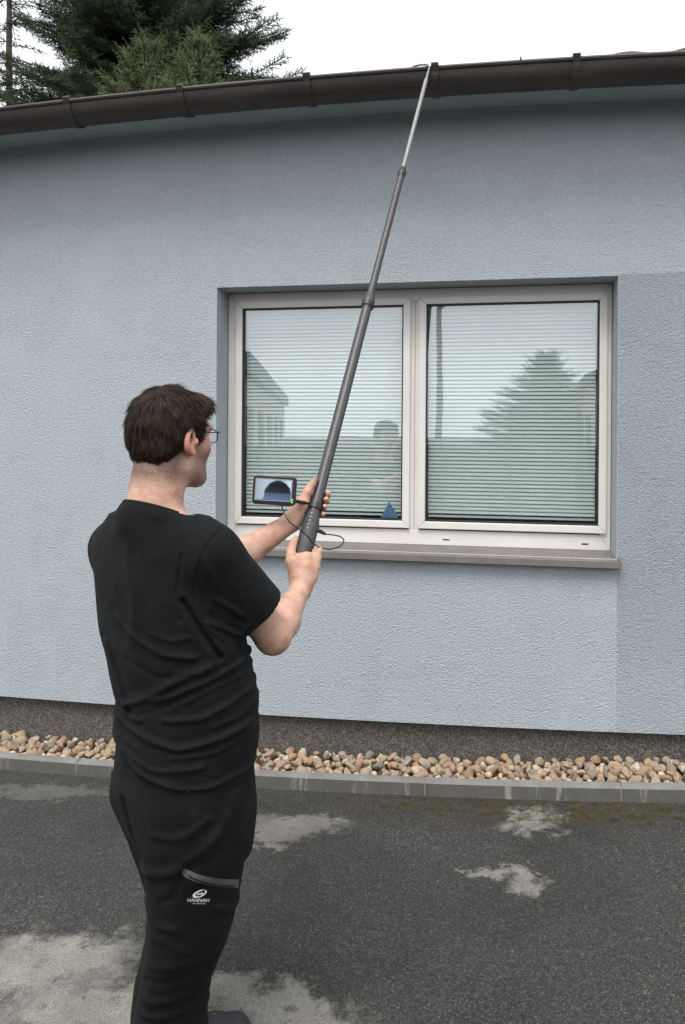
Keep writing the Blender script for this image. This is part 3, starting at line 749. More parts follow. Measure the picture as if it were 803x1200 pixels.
for c in range(4): np.add.at(nrm, Q[:, c], fn)
nrm /= np.linalg.norm(nrm, axis=1)[:, None]+1e-9
outer = np.einsum('ij,ij->i', nrm, V-HC) > .02
cand = np.where(outer)[0]; ns = 16000; pick = rng.choice(cand, ns)
p0 = V[pick]+rng.normal(0, .0012, (ns, 3)); n0 = nrm[pick]; q0 = hq[pick]
crown = np.array([.01, -.045, .115])
flow = q0-crown; flow[:, 2] -= .03; fr = np.clip((q0[:, 1]-.0)/.08, 0, 1)[:, None]
flow = flow/(np.linalg.norm(flow, axis=1)[:, None]+1e-6)*(1-fr*.75)+fr*np.array([.35, .95, .12])
flow += rng.normal(0, .22, (ns, 3)); fl = flow@HM
fl -= (np.einsum('ij,ij->i', fl, n0)[:, None])*n0; fl /= np.linalg.norm(fl, axis=1)[:, None]+1e-9
low = np.clip((q0[:, 2]+.085)/.11, .22, 1)
L = rng.uniform(.016, .036, ns)*low; lift = rng.uniform(.05, .24, ns); side = np.cross(fl, n0)
SEG = 4; hv = np.zeros((ns, SEG+1, 2, 3)); curl = rng.normal(0, .12, ns)
for s in range(SEG+1):
    t = s/SEG; c = p0+fl*(L*t)[:, None]+n0*((.001+L*lift*(t-.75*t*t)))[:, None]+side*(L*curl*t*t)[:, None]-UP*(L*.10*t*t)[:, None]
    wd = .0010*(1-t)**.6+.0001
    hv[:, s, 0] = c-side*wd; hv[:, s, 1] = c+side*wd
base = (np.arange(ns)*(SEG+1)*2)[:, None]
hf = np.concatenate([base+np.array([[2*s, 2*s+1, 2*s+3, 2*s+2]]) for s in range(SEG)])
nv = len(V); me = mesh_np('hair', np.concatenate([V, hv.reshape(-1, 3)])-ROOT, np.concatenate([Q, hf+nv]), M['hair'], True)
tone = np.concatenate([np.full(nv, .12), np.repeat(np.clip(rng.normal(.42, .22, ns)+.25*fr[:, 0], 0, 1), (SEG+1)*2)]).astype(f4)
a = me.attributes.new('tone', 'FLOAT', 'POINT'); a.data.foreach_set('value', tone); link('hair', me, person)

# ---- T-shirt
def seg2(p, a, b):                                     # distance in the upright plane across the line of sight
    a = np.array([a[0], a[2]], f4); b = np.array([b[0], b[2]], f4); q = p[..., [0, 2]]-a; ab = b-a
    h = np.clip((q@ab)/(ab@ab), 0, 1); return np.sqrt(((q-h[..., None]*ab)**2).sum(-1)), h
FOLDS = [([(146, 716), (175, 735), (205, 748), (240, 752)], .011, .014), ([(150, 818), (185, 800), (222, 776), (258, 764)], .015, .016), ([(131, 836), (170, 842), (222, 852), (294, 838)], .016, .013),
         ([(193, 802), (240, 784), (294, 764)], .013, .013), ([(138, 862), (170, 884), (238, 898), (296, 890)], .011, .012), ([(126, 750), (140, 785), (154, 822)], .016, .014),
         ([(228, 690), (248, 726), (266, 756)], -.016, .012), ([(250, 640), (262, 668), (258, 700)], .008, .014), ([(228, 640), (222, 680), (226, 710)], -.008, .010),
         ([(262, 690), (290, 712)], .007, .012), ([(255, 715), (285, 735)], .008, .010), ([(160, 640), (172, 700), (166, 740)], .007, .022),
         ([(150, 868), (195, 878), (250, 872)], .010, .012), ([(205, 822), (250, 818), (296, 800)], .011, .013), ([(160, 760), (200, 775), (240, 772)], -.007, .013),
         ([(136, 828), (152, 832), (176, 828)], .010, .010), ([(134, 846), (150, 856), (172, 860)], .008, .009), ([(215, 862), (262, 858), (300, 846)], .007, .010), ([(230, 800), (262, 786), (298, 778)], .006, .010),
         ([(176, 822), (210, 806), (236, 788)], -.007, .009), ([(260, 830), (285, 826), (302, 816)], .006, .009), ([(190, 726), (214, 733), (236, 730)], .005, .010), ([(272, 704), (292, 722)], -.005, .009)]
FS = [([P(x, y, 1.95) for x, y in pl], a_, w_) for pl, a_, w_ in FOLDS]
def folds(p):
    s = 0
    for pl, a_, w_ in FS:
        dmin = None
        for i in range(len(pl)-1):
            d, h = seg2(p, pl[i], pl[i+1]); dmin = d if dmin is None else np.minimum(dmin, d)
        w_ = w_*.66; g = (np.exp(-(dmin/w_)**1.7)-.45*np.exp(-(dmin/(2.2*w_))**2)).astype(f4)
        s = s+.86*a_*g
    return s
ZH = .852
armR = (ElR-ShR)/np.linalg.norm(ElR-ShR); armL = (ElL-ShL)/np.linalg.norm(ElL-ShL)
SLR, SLL = .205, .21
def sleeve_end(p, S, ax, L): return ((p-S.astype(f4))@ax.astype(f4))-L
def sd_sleeves(p, off):
    out = None
    for S, ax, L, r0, r1 in ((ShR, armR, SLR, .072, .086), (ShL, armL, SLL, .062, .075)):
        s = sleeve_end(p, S, ax, L); d = rcone(p, S, S+ax*.26, r0, r1)+off; d = np.maximum(d, s); d = np.where(s > -.03, np.maximum(d, -(rcone(p, S, S+ax*.26, r0, r1)+off+.008)), d); out = d if out is None else np.minimum(out, d)
    return out
nbk = hp(0, -.055, -.165)
def sd_shirt(p):
    tor = loft(p, torso, BOD)
    for S in (ShR, ShL): tor = smin(tor, rcone(p, nbk-UP*.040, S-UP*.004, .074, .066), .045)
    neckhole = rcone(p, hp(0, -.03, -.06), hp(0, -.052, -.22), .066, .074)
    o = smin(tor, sd_sleeves(p, 0), .035)
    dis = folds(p)+.0035*wob(p, 11, 26)+.002*wob(p, 12, 60)
    o = o-dis
    hemz = ZH+.006*wob(p, 21, 18)+.07*np.clip((-.40-p[..., 0])/.2, 0, 1)**1.4; o = np.maximum(o, hemz-p[..., 2])
    o = np.where(p[..., 2] < hemz+.05, np.maximum(o, -(loft(p, torso, BOD)+.009)), o)
    q = (p-HC.astype(f4))@HM.T.astype(f4); rad = np.sqrt(q[..., 0]**2+(q[..., 1]+.046)**2); pl_ = q[..., 2]+.188+.34*(q[..., 1]+.046)
    o = np.where(rad < .12, np.maximum(o, pl_), o)
    return np.maximum(o, -(neckhole-.001))
V, Q = sdf_mesh(sd_shirt, (-.84, 1.66, .80), (-.06, 2.40, 1.56), .004)
V = relax(V, Q, 2, .5)
tsh = link('tshirt', mesh_np('tshirt', V-ROOT, Q, M['shirt'], True), person)
tree_shirt = BVHTree.FromPolygons([tuple(v) for v in V], [tuple(int(i) for i in q) for q in Q])
# ribbed collar band round the neck, and seams laid on the cloth
ring = []
COLZ = lambda t: -.188-.026*math.cos(t)
for t in np.linspace(0, 2*math.pi, 41):
    rr = .0745; ring.append(hp(rr*math.sin(t)*1.0, -.046+rr*math.cos(t)*1.0, COLZ(t)))
cb = MB(); cb.tube(ring, .0075, 8, False); cb.tube([r+UP*-.010+(r-hp(0, -.046, r[2]-HC[2]))*.055 for r in ring], .0065, 8, False); cb.build('collar', M['shirt'], tsh, True, ROOT)
def on_surface(tree, px, py, lift=.0015):
    d = P(px, py, 1)-np.array([0, 0, H]); hit = tree.ray_cast(Vector((0, 0, H)), Vector(d).normalized())
    return None if hit[0] is None else np.array(hit[0])+np.array(hit[1])*lift
def seam(pts, tree, mat, parent, name, r=.0012, lift=.0008):
    q = [on_surface(tree, x, y, lift) for x, y in [tuple(v) for v in catmull([(a, b) for a, b in pts], 6)]]; q = [v for v in q if v is not None]
    if len(q) > 2: m_ = MB(); m_.tube(q, r, 6); return m_.build(name, mat, parent, True, ROOT)
seam([(258, 617), (240, 640), (228, 668), (225, 700), (235, 728), (262, 752)], tree_shirt, M['shirt'], tsh, 'sleeve_seam', .0018)
seam([(139, 866), (158, 882), (190, 897), (238, 908), (270, 905), (292, 897)], tree_shirt, M['shirt'], tsh, 'hem_stitching', .0011, .0004)
seam([(313, 698), (306, 715), (294, 732), (281, 743)], tree_shirt, M['shirt'], tsh, 'sleeve_hem_stitching', .0011, .0004)
# ---- trousers
TF = [([(180, 1000), (215, 985), (245, 965), (262, 950)], .010, .012), ([(172, 1004), (200, 998), (226, 985)], .010, .010), ([(150, 930), (160, 970), (172, 995)], -.012, .010),
      ([(250, 970), (272, 940), (282, 915)], .008, .012), ([(178, 1120), (215, 1110), (255, 1100)], .007, .012), ([(165, 1170), (205, 1160), (238, 1150)], .008, .012),
      ([(170, 1085), (200, 1078), (230, 1090)], .006, .012), ([(225, 1140), (250, 1125), (262, 1105)], .008, .010), ([(240, 925), (246, 960), (240, 1000)], .006, .014), ([(262, 1040), (280, 1060)], .008, .010), ([(170, 1050), (195, 1062), (215, 1060)], .007, .010), ([(160, 1190), (200, 1184), (240, 1172)], .009, .010),
      ([(176, 1140), (200, 1136), (222, 1124)], -.007, .009), ([(200, 1215), (225, 1205), (245, 1190)], .008, .009), ([(190, 950), (225, 948), (255, 930)], .007, .010), ([(200, 1030), (215, 1020), (222, 1000)], -.006, .010)]
TS = [([P(x, y, 1.95) for x, y in pl], a_, w_) for pl, a_, w_ in TF]
def tfolds(p):
    s = 0
    for pl, a_, w_ in TS:
        dmin = None
        for i in range(len(pl)-1):
            d, h = seg2(p, pl[i], pl[i+1]); dmin = d if dmin is None else np.minimum(dmin, d)
        s = s+a_*(np.exp(-(dmin/w_)**2)-.45*np.exp(-(dmin/(2.2*w_))**2)).astype(f4)
    return s
def sd_trousers(p):
    d = smin(smin(loft(p, pelvis, BOD), loft(p, legR, BOD, 2), .03), loft(p, legL, BOD, 2), .018)
    d = d-.95*tfolds(p)-.005*wob(p, 31, 24)-.003*wob(p, 32, 55)
    return np.maximum(d, .03+ROOT[2]-p[..., 2])
V, Q = sdf_mesh(sd_trousers, (-.74, 1.74, .0), (-.16, 2.36, 1.02), .004)
V = relax(V, Q, 2, .5); tro = link('trousers', mesh_np('trousers', V-ROOT, Q, M['trousers'], True), person)
tree_tr = BVHTree.FromPolygons([tuple(v) for v in V], [tuple(int(i) for i in q) for q in Q])
def flat_on(poly_px, name, mat, lift=.0015):           # flat print laid on the cloth, polygons given by their outline
    V = []; Fs = []
    for pl in poly_px:
        q = [on_surface(tree_tr, x, y, lift) for x, y in pl]
        if any(v is None for v in q): continue
        Fs.append(tuple(range(len(V), len(V)+len(q)))); V += q
    if V: return link(name, mesh_np(name, np.array(V)-ROOT, Fs, mat), tro)
def strip(pts, w0, w1, top=True):
    q = np.array(catmull(pts, 6)); out = []; n = len(q)
    for i in range(n-1):
        def off(j):
            t = q[min(j+1, n-1)]-q[max(j-1, 0)]; t /= np.linalg.norm(t); nn = np.array([-t[1], t[0]]); s = j/(n-1); wd = w0+(w1-w0)*s; return q[j]+nn*wd, q[j]-nn*wd
        a, b = off(i); c, d = off(i+1); out.append([a, c, d, b])
    return out
zp = [(219.5, 1023), (232, 1029.5), (250, 1034.5), (277, 1037)]
flat_on(strip([(218, 1022.5), (232, 1028.5), (250, 1033), (279, 1035.5)], 4.6, 4.9)+[[(218+4.6*math.cos(t), 1022.3+4.6*math.sin(t)) for t in np.linspace(math.pi*.5, math.pi*1.6, 9)]], 'zip_tape', M['greyzip'], .002)
flat_on(strip([(221, 1025.5), (234, 1031.5), (252, 1036), (274, 1037.8)], 1.1, 1.3), 'zip_slit', M['gasket'], .0035)
zl = on_surface(tree_tr, 277, 1036, .005)
m_ = MB(); m_.tube([on_surface(tree_tr, 275.5, 1037, .004), on_surface(tree_tr, 276.8, 1034, .006)], .0016, 6); m_.build('zip_puller', M['greyzip'], tro, True, ROOT)
seam([(160, 895), (168, 899), (190, 908), (216, 922), (222, 928)], tree_tr, M['greyzip'], tro, 'back_pocket_zip', .0011)
# printed emblem and lettering
def arc(cx, cy, rx, ry, t0, t1, w0, w1, n=14, rot=-.05, shear=-.85):
    pts = []
    ts = np.linspace(t0, t1, n); out = []
    def T(x, y): x2 = x+shear*y; return (cx+x2*math.cos(rot)-y*math.sin(rot), cy+x2*math.sin(rot)+y*math.cos(rot))
    for i in range(n-1):
        wa, wb = w0+(w1-w0)*i/(n-1), w0+(w1-w0)*(i+1)/(n-1); a, b = ts[i], ts[i+1]
        out.append([T(rx*math.cos(a), ry*math.sin(a)), T(rx*math.cos(b), ry*math.sin(b)), T((rx-wb)*math.cos(b), (ry-wb)*math.sin(b)), T((rx-wa)*math.cos(a), (ry-wa)*math.sin(a))])
    return out
ex, ey = 234, 1046.6
flat_on(arc(ex, ey, 7.4, 4.7, R(60), R(215), 1.2, 3.4)+arc(ex, ey, 7.4, 4.7, R(215), R(285), 3.4, .6)+arc(ex, ey, 7.4, 4.7, R(-62), R(35), .8, 3.2)+arc(ex, ey, 7.4, 4.7, R(35), R(75), 3.2, .6)
        + [[(ex-3.5, ey+.4), (ex+4.2, ey-1.6), (ex+3.8, ey-.2), (ex-2.8, ey+1.8)]], 'emblem', M['white'], .002)
def text_on(txt, cx, cy, wpx, hpx, name, slope=0.0, shear=.25):
    cu = bpy.data.curves.new(name, 'FONT'); cu.body = txt; cu.align_x = 'CENTER'; cu.resolution_u = 3
    o = bpy.data.objects.new(name, cu); C.objects.link(o); dg = bpy.context.evaluated_depsgraph_get(); me = bpy.data.meshes.new_from_object(o.evaluated_get(dg))
    bpy.data.objects.remove(o); co = np.array([v.co[:] for v in me.vertices]); mn, mxx = co.min(0), co.max(0)
    for v, c in zip(me.vertices, co):
        u = ((c[0]-mn[0])/(mxx[0]-mn[0])-.5); t = (c[1]-mn[1])/(mxx[1]-mn[1])
        q = on_surface(tree_tr, cx+u*wpx+shear*t*hpx, cy-t*hpx+slope*u*wpx, .0025)
        if q is not None: v.co = Vector(q-ROOT)
    me.materials.clear(); me.materials.append(M['white']); link(name, me, tro)
text_on('HANNAH', 232, 1056.0, 25, 3.9, 'lettering', .02)
text_on('OUTDOOR', 233, 1058.6, 15, 1.3, 'small_lettering', .03)

# ---- shoes
def shoe(ank, ang, name):
    fwd = np.array([math.sin(ang), math.cos(ang), 0]); rt = np.array([math.cos(ang), -math.sin(ang), 0]); Mx = np.stack([rt, fwd, UP]); gzv = ROOT[2]
    c0 = np.array([ank[0], ank[1], gzv])
    def fn(p):
        q = (p-c0.astype(f4))@Mx.T.astype(f4)
        d = rcone(q, (0, -.035, .045), (0, .10, .045), .040, .043); d = smin(d, ell(q, (.004, .155, .036), (.045, .060, .036)), .03)
        d = smin(d, rcone(q, (0, -.015, .075), (0, -.02, .13), .042, .042), .03); d = smin(d, rcone(q, (0, .03, .085), (0, .12, .058), .030, .028), .03)
        return np.maximum(d, .018-q[..., 2])
    def so(p):
        q = (p-c0.astype(f4))@Mx.T.astype(f4); k = np.interp(q[..., 1], [-.085, -.06, 0, .06, .12, .17, .205], [.02, .036, .038, .042, .051, .046, .01]).astype(f4)
        return np.maximum(np.maximum((np.abs(q[..., 0])-k)*.8, np.abs(q[..., 1]-.062)-.147), np.maximum(q[..., 2]-.026, .001-q[..., 2]))
    V, Q = sdf_mesh(fn, c0-np.array([.3, .3, .02]), c0+np.array([.3, .3, .2]), .004); V = relax(V, Q, 1, .5)
    SV, SQ = V, Q; s = link(name, mesh_np(name, V-ROOT, Q, M['shoe'], True), person)
    V, Q = sdf_mesh(so, c0-np.array([.3, .3, .02]), c0+np.array([.3, .3, .06]), .0035); V = relax(V, Q, 1, .5); link('sole', mesh_np('sole', V-ROOT, Q, M['rubber'], True), s)
    lc = MB(); W = lambda x, y, z: c0+rt*x+fwd*y+UP*z
    for i in range(4):
        y = .055+.024*i; z = .112-.0085*i*1.2
        lc.tube([W(-.026, y, z-.016), W(0, y+.006, z+.006), W(.026, y, z-.016)], .0026, 6)
    lc.build('lace', M['lace'], s, True, ROOT)
    tr = BVHTree.FromPolygons([tuple(v) for v in SV], [tuple(int(i) for i in q) for q in SQ])
    def pr(x, y, z):
        h = tr.find_nearest(Vector(W(x, y, z))); return np.array(h[0])+np.array(h[1])*.001
    for sx in (-1, 1):
        st = MB()
        for y0, y1 in ((.02, .045), (.055, .085), (.09, .115)): st.tube([pr(sx*.05*(1-k)+sx*.03*k, y0+(y1-y0)*(1-k), .03+.06*k) for k in np.linspace(0, 1, 7)], .003, 6)
        st.build('side_stripe', M['greyzip'], s, True, ROOT)['kind'] = 'stuff'
    tb = MB(); tb.tube([pr(.055*math.sin(a), .155+.07*math.cos(a), .030) for a in np.linspace(-1.9, 1.9, 21)], .006, 8); tb.build('toe_bumper', M['rubber'], s, True, ROOT)
shoe(P(208, 1225, 2.05), R(50), 'shoe'); shoe(P(190, 1200, 2.17), R(4), 'shoe')
# ---- glasses
gl = MB()
for sx in (-1, 1):
    ring = [hp(sx*.034+.024*math.cos(t), .112-.010*abs(sx*.034+.024*math.cos(t))/.06, -.002+.0175*math.sin(t)) for t in np.linspace(0, 2*math.pi, 25)]
    gl.tube(ring, .0014, 6, False)
    gl.tube([hp(sx*.058, .104, .006), hp(sx*.068, .100, .008), hp(sx*.075, .085, .008), hp(sx*.079, .03, .007), hp(sx*.081, .0, .004), hp(sx*.082, -.014, -.008)], .0016, 6)
gl.tube([hp(-.012, .113, .002), hp(0, .117, .005), hp(.012, .113, .002)], .0013, 6)
gls = gl.build('glasses', M['black'], person, True, ROOT)
tl_ = NT('lens'); tl_.t.nodes.remove(tl_.b); a_ = tl_.n('BsdfTransparent'); b_ = tl_.n('BsdfGlossy'); b_.inputs['Roughness'].default_value = .02; mm = tl_.n('MixShader'); mm.inputs[0].default_value = .12
tl_.l(a_.outputs[0], mm.inputs[1]); tl_.l(b_.outputs[0], mm.inputs[2]); tl_.l(mm.outputs[0], tl_.out.inputs[0])
for sx in (-1, 1):
    V = [hp(sx*.034+.023*math.cos(t), .1115-.010*abs(sx*.034+.023*math.cos(t))/.06, -.002+.0168*math.sin(t)) for t in np.linspace(0, 2*math.pi, 25)[:-1]]
    link('lens', mesh_np('lens', np.array(V)-ROOT, [tuple(range(24))], tl_.m), gls)

# ------------------------------------------------------------------ inspection pole with monitor
PB = pole_y(676); pole = empty('telescopic_pole', PB)
tag(pole, 'long grey telescopic inspection pole held up to the gutter with small monitor on its grip', 'pole')
def psec(name, y0, y1, r0, r1, mat, parent=pole, k=20, prof=None):
    a, b = pole_y(y0), pole_y(y1); m_ = MB()
    prof = prof or [(0, r0), (1, r1)]; m_.tube([a+(b-a)*t for t, _ in prof], [r for _, r in prof], k); return m_.build(name, mat, parent, True, PB)
hd = psec('handle', 676, 600, .02, .02, M['handle'], prof=[(0, .020), (.01, .0255), (.5, .0265), (.80, .0265), (.86, .0235), (.95, .0212), (1, .019)])
psec('tube', 604, 355, .0182, .0172, M['pole']); psec('tube', 356, 203, .0134, .0126, M['pole']); psec('tube', 204, 94, .0096, .0088, M['pole_light'])
psec('collar', 361, 344, 0, 0, M['pole'], prof=[(0, .0185), (.12, .0215), (.4, .0225), (.55, .0205), (1, .0142)]); psec('collar', 207, 197, 0, 0, M['black'], prof=[(0, .0135), (.2, .0165), (.55, .0165), (.7, .012), (1, .0105)])
psec('lock_ring', 360, 355.5, .0228, .0228, M['black'])
tip = psec('camera_rod', 96, 84, .0062, .0050, M['pole_light'])
gn = MB(); pts = [pole_y(85), pole_y(80), P(502, 76.6, 3.39), P(499, 75.6, 3.40), P(491, 76.2, 3.43), P(484, 78.4, 3.45), P(477, 82.5, 3.47)]
gn.tube(catmull(pts, 6), .0042, 8); gn.build('gooseneck', M['steel'], pole, True, PB)
# small printed marks along the grip
mk = MB()
for i in range(5):
    y = 622-4.2*i; q = pole_y(y); a_ = around(q, 0, -14, .0268); c, s = frame_at(q)
    mk.add([a_+s*.002+pdir*.002, a_-s*.002+pdir*.001, a_-s*.002-pdir*.0022, a_+s*.002-pdir*.0012], [(0, 1, 2, 3)])
mk.build('printed_mark', plain('grey_print', (.4, .4, .4), .5), hd, False, PB)
# monitor on a short arm
mc = P(321.5, 575, 2.28); look = np.array([0, 0, H])+np.array([-.25, 0, -.05])-mc; mn = look/np.linalg.norm(look)
mr = np.cross(mn, UP); mr = -mr/np.linalg.norm(mr)
mr = mr if mr[0] > 0 else -mr
mu = np.cross(mn, mr); mu = mu if mu[2] > 0 else -mu
cr, sr = math.cos(R(-3)), math.sin(R(-3)); mr, mu = cr*mr+sr*mu, cr*mu-sr*mr
def mp_(x, y, z): return mc+mr*x+mu*y+mn*z
def rbox(w2, h2, z0, z1, rad):
    pts = []
    for cx_, cy_, a0 in ((w2-rad, h2-rad, 0), (-w2+rad, h2-rad, 90), (-w2+rad, -h2+rad, 180), (w2-rad, -h2+rad, 270)):
        pts += [(cx_+rad*math.cos(R(a0+t)), cy_+rad*math.sin(R(a0+t))) for t in (0, 22, 45, 68, 90)]
    n = len(pts); V = [mp_(x, y, z0) for x, y in pts]+[mp_(x, y, z1) for x, y in pts]
    return V, [(i, (i+1) % n, n+(i+1) % n, n+i) for i in range(n)]+[tuple(range(n-1, -1, -1)), tuple(range(n, 2*n))]
MW, MH = .0635, .042
mb_ = MB(); mb_.add(*rbox(MW, MH, -.024, .0, .010)); mon = mb_.build('monitor', M['black'], pole, False, PB, bevel=.002)
b2 = MB(); b2.add(*[(lambda vf: ([v+mr*(-.002)+mu*.002 for v in vf[0]], vf[1]))(rbox(.0545, .0325, .0005, .0022, .004))][0]); b2.build('bezel', plain('silver_rim', (.36, .36, .37), .4, .3), mon, False, PB)
def mat_screen():
    t = NT('lit_screen'); t.t.nodes.remove(t.b); u = t.n('UVMap').outputs[0]; sp = t.n('SeparateXYZ'); t.l(u, sp.inputs[0]); X, Y = sp.outputs[0], sp.outputs[1]
    n = t.noise(u, 6, 4); nx = t.math('MULTIPLY_ADD', n, .18, -.09)
    sky = t.ramp(X, [(0, (.30, .36, .42)), (.28, (.40, .47, .54)), (.75, (.30, .42, .62)), (1, (.55, .66, .78))])
    # dark dome of the gutter seen from above
    dx = t.math('MULTIPLY', t.math('SUBTRACT', t.math('ADD', X, nx), .63), 2.35); dy = t.math('MULTIPLY', t.math('SUBTRACT', Y, .02), 1.0)
    r = t.math('SQRT', t.math('ADD', t.math('MULTIPLY', dx, dx), t.math('MULTIPLY', dy, dy)))
    dome = t.n('MapRange'); dome.inputs[1].default_value = 1.02; dome.inputs[2].default_value = .94; t.l(r, dome.inputs[0])
    dk = t.ramp(Y, [(0, (.10, .16, .28)), (.3, (.07, .10, .17)), (.38, (.02, .025, .035)), (.8, (.008, .009, .012)), (1, (.02, .02, .03))])
    c = t.mix(dome.outputs[0], sky, dk)
    e = t.n('Emission'); e.inputs[1].default_value = .62; t.l(c, e.inputs[0]); g = t.n('BsdfGlossy'); g.inputs['Roughness'].default_value = .08
    m = t.n('MixShader'); m.inputs[0].default_value = .05; t.l(e.outputs[0], m.inputs[1]); t.l(g.outputs[0], m.inputs[2]); t.l(m.outputs[0], t.out.inputs[0]); return t.m
V = [mp_(sx*.0508-.002, sy*.0288+.002, .0032) for sx, sy in ((-1, -1), (1, -1), (1, 1), (-1, 1))]
me = mesh_np('screen', np.array(V)-PB, [(0, 1, 2, 3)], mat_screen()); uv = me.uv_layers.new(name='UVMap')
for i, c in enumerate(((0, 0), (1, 0), (1, 1), (0, 1))): uv.data[i].uv = c
link('screen', me, mon)
tg = NT('green_light'); tg.set(Base_Color=(.05, .5, .08), Emission_Color=(.1, 1, .15), Emission_Strength=.8)
for (x, y) in ((.0545, -.024), (.0535, -.031)):
    lm = MB(); lm.tube([mp_(x, y, 0), mp_(x, y, .0028)], .0022, 8); lm.build('indicator_light', tg.m, mon, False, PB)
ar = MB(); qa = pole_y(594); ar.tube(catmull([mp_(.05, -.026, -.02), P(350, 588, 2.33), around(qa, 0, -60, .026)], 6), .0055, 8)
ar.tube([qa+pdir*-.009, qa+pdir*.009], .0232, 16); ar.build('clamp_arm', M['black'], pole, True, PB)
cbp = [mp_(.022, -.041, -.012)]+[P(x, y, d) for x, y, d in ((334, 603, 2.25), (341, 613, 2.24), (351, 620, 2.24), (361, 629, 2.25), (367, 637, 2.26), (377, 642, 2.28), (388, 643.5, 2.30), (399, 640, 2.32), (403, 633.5, 2.33), (399, 629, 2.335), (390, 626.8, 2.335), (381, 626, 2.335))]
cb = MB(); cb.tube(catmull(cbp, 6), .0021, 8); cb.build('cable', M['black'], pole, True, PB)
pg = MB(); pg.tube([P(381.5, 626, 2.335), P(377, 623.5, 2.335), P(372, 621, 2.335), P(366, 618, 2.335)], [.004, .0062, .0068, .0068], 10); pg.build('cable_plug', M['black'], pole, True, PB)
psw = MB(); q = pole_y(640); psw.tube([around(q, -.006, 74, .027), around(q, -.040, 74, .027)], .003, 8); psw.build('side_switch', M['white'], pole, True, PB)

# ------------------------------------------------------------------ conifers
def shoot_template(seed, nn=20):
    r = np.random.default_rng(seed); V = []; Fs = []
    for t in (0, 1):
        rr = .016*(1-t*.6)
        for q in range(3): V.append((t, rr*math.cos(q*2.094), rr*math.sin(q*2.094)))
    Fs += [(0, 1, 4), (0, 4, 3), (1, 2, 5), (1, 5, 4), (2, 0, 3), (2, 3, 5)]
    for i in range(nn):
        t = .02+.96*i/nn; ph = i*2.4+r.uniform(-.3, .3); ln = .23*r.uniform(.75, 1.2)*(1-.35*t); an = R(r.uniform(38, 62))
        o = np.array([0, math.cos(ph), math.sin(ph)]); d = np.array([math.cos(an), 0, 0])+math.sin(an)*o; s = np.cross(d, o); s /= np.linalg.norm(s)
        b = np.array([t, 0, 0]); k = len(V); V += [b-s*.034, b+s*.034, b+d*ln]; Fs.append((k, k+1, k+2))
    return np.array(V), np.array(Fs)
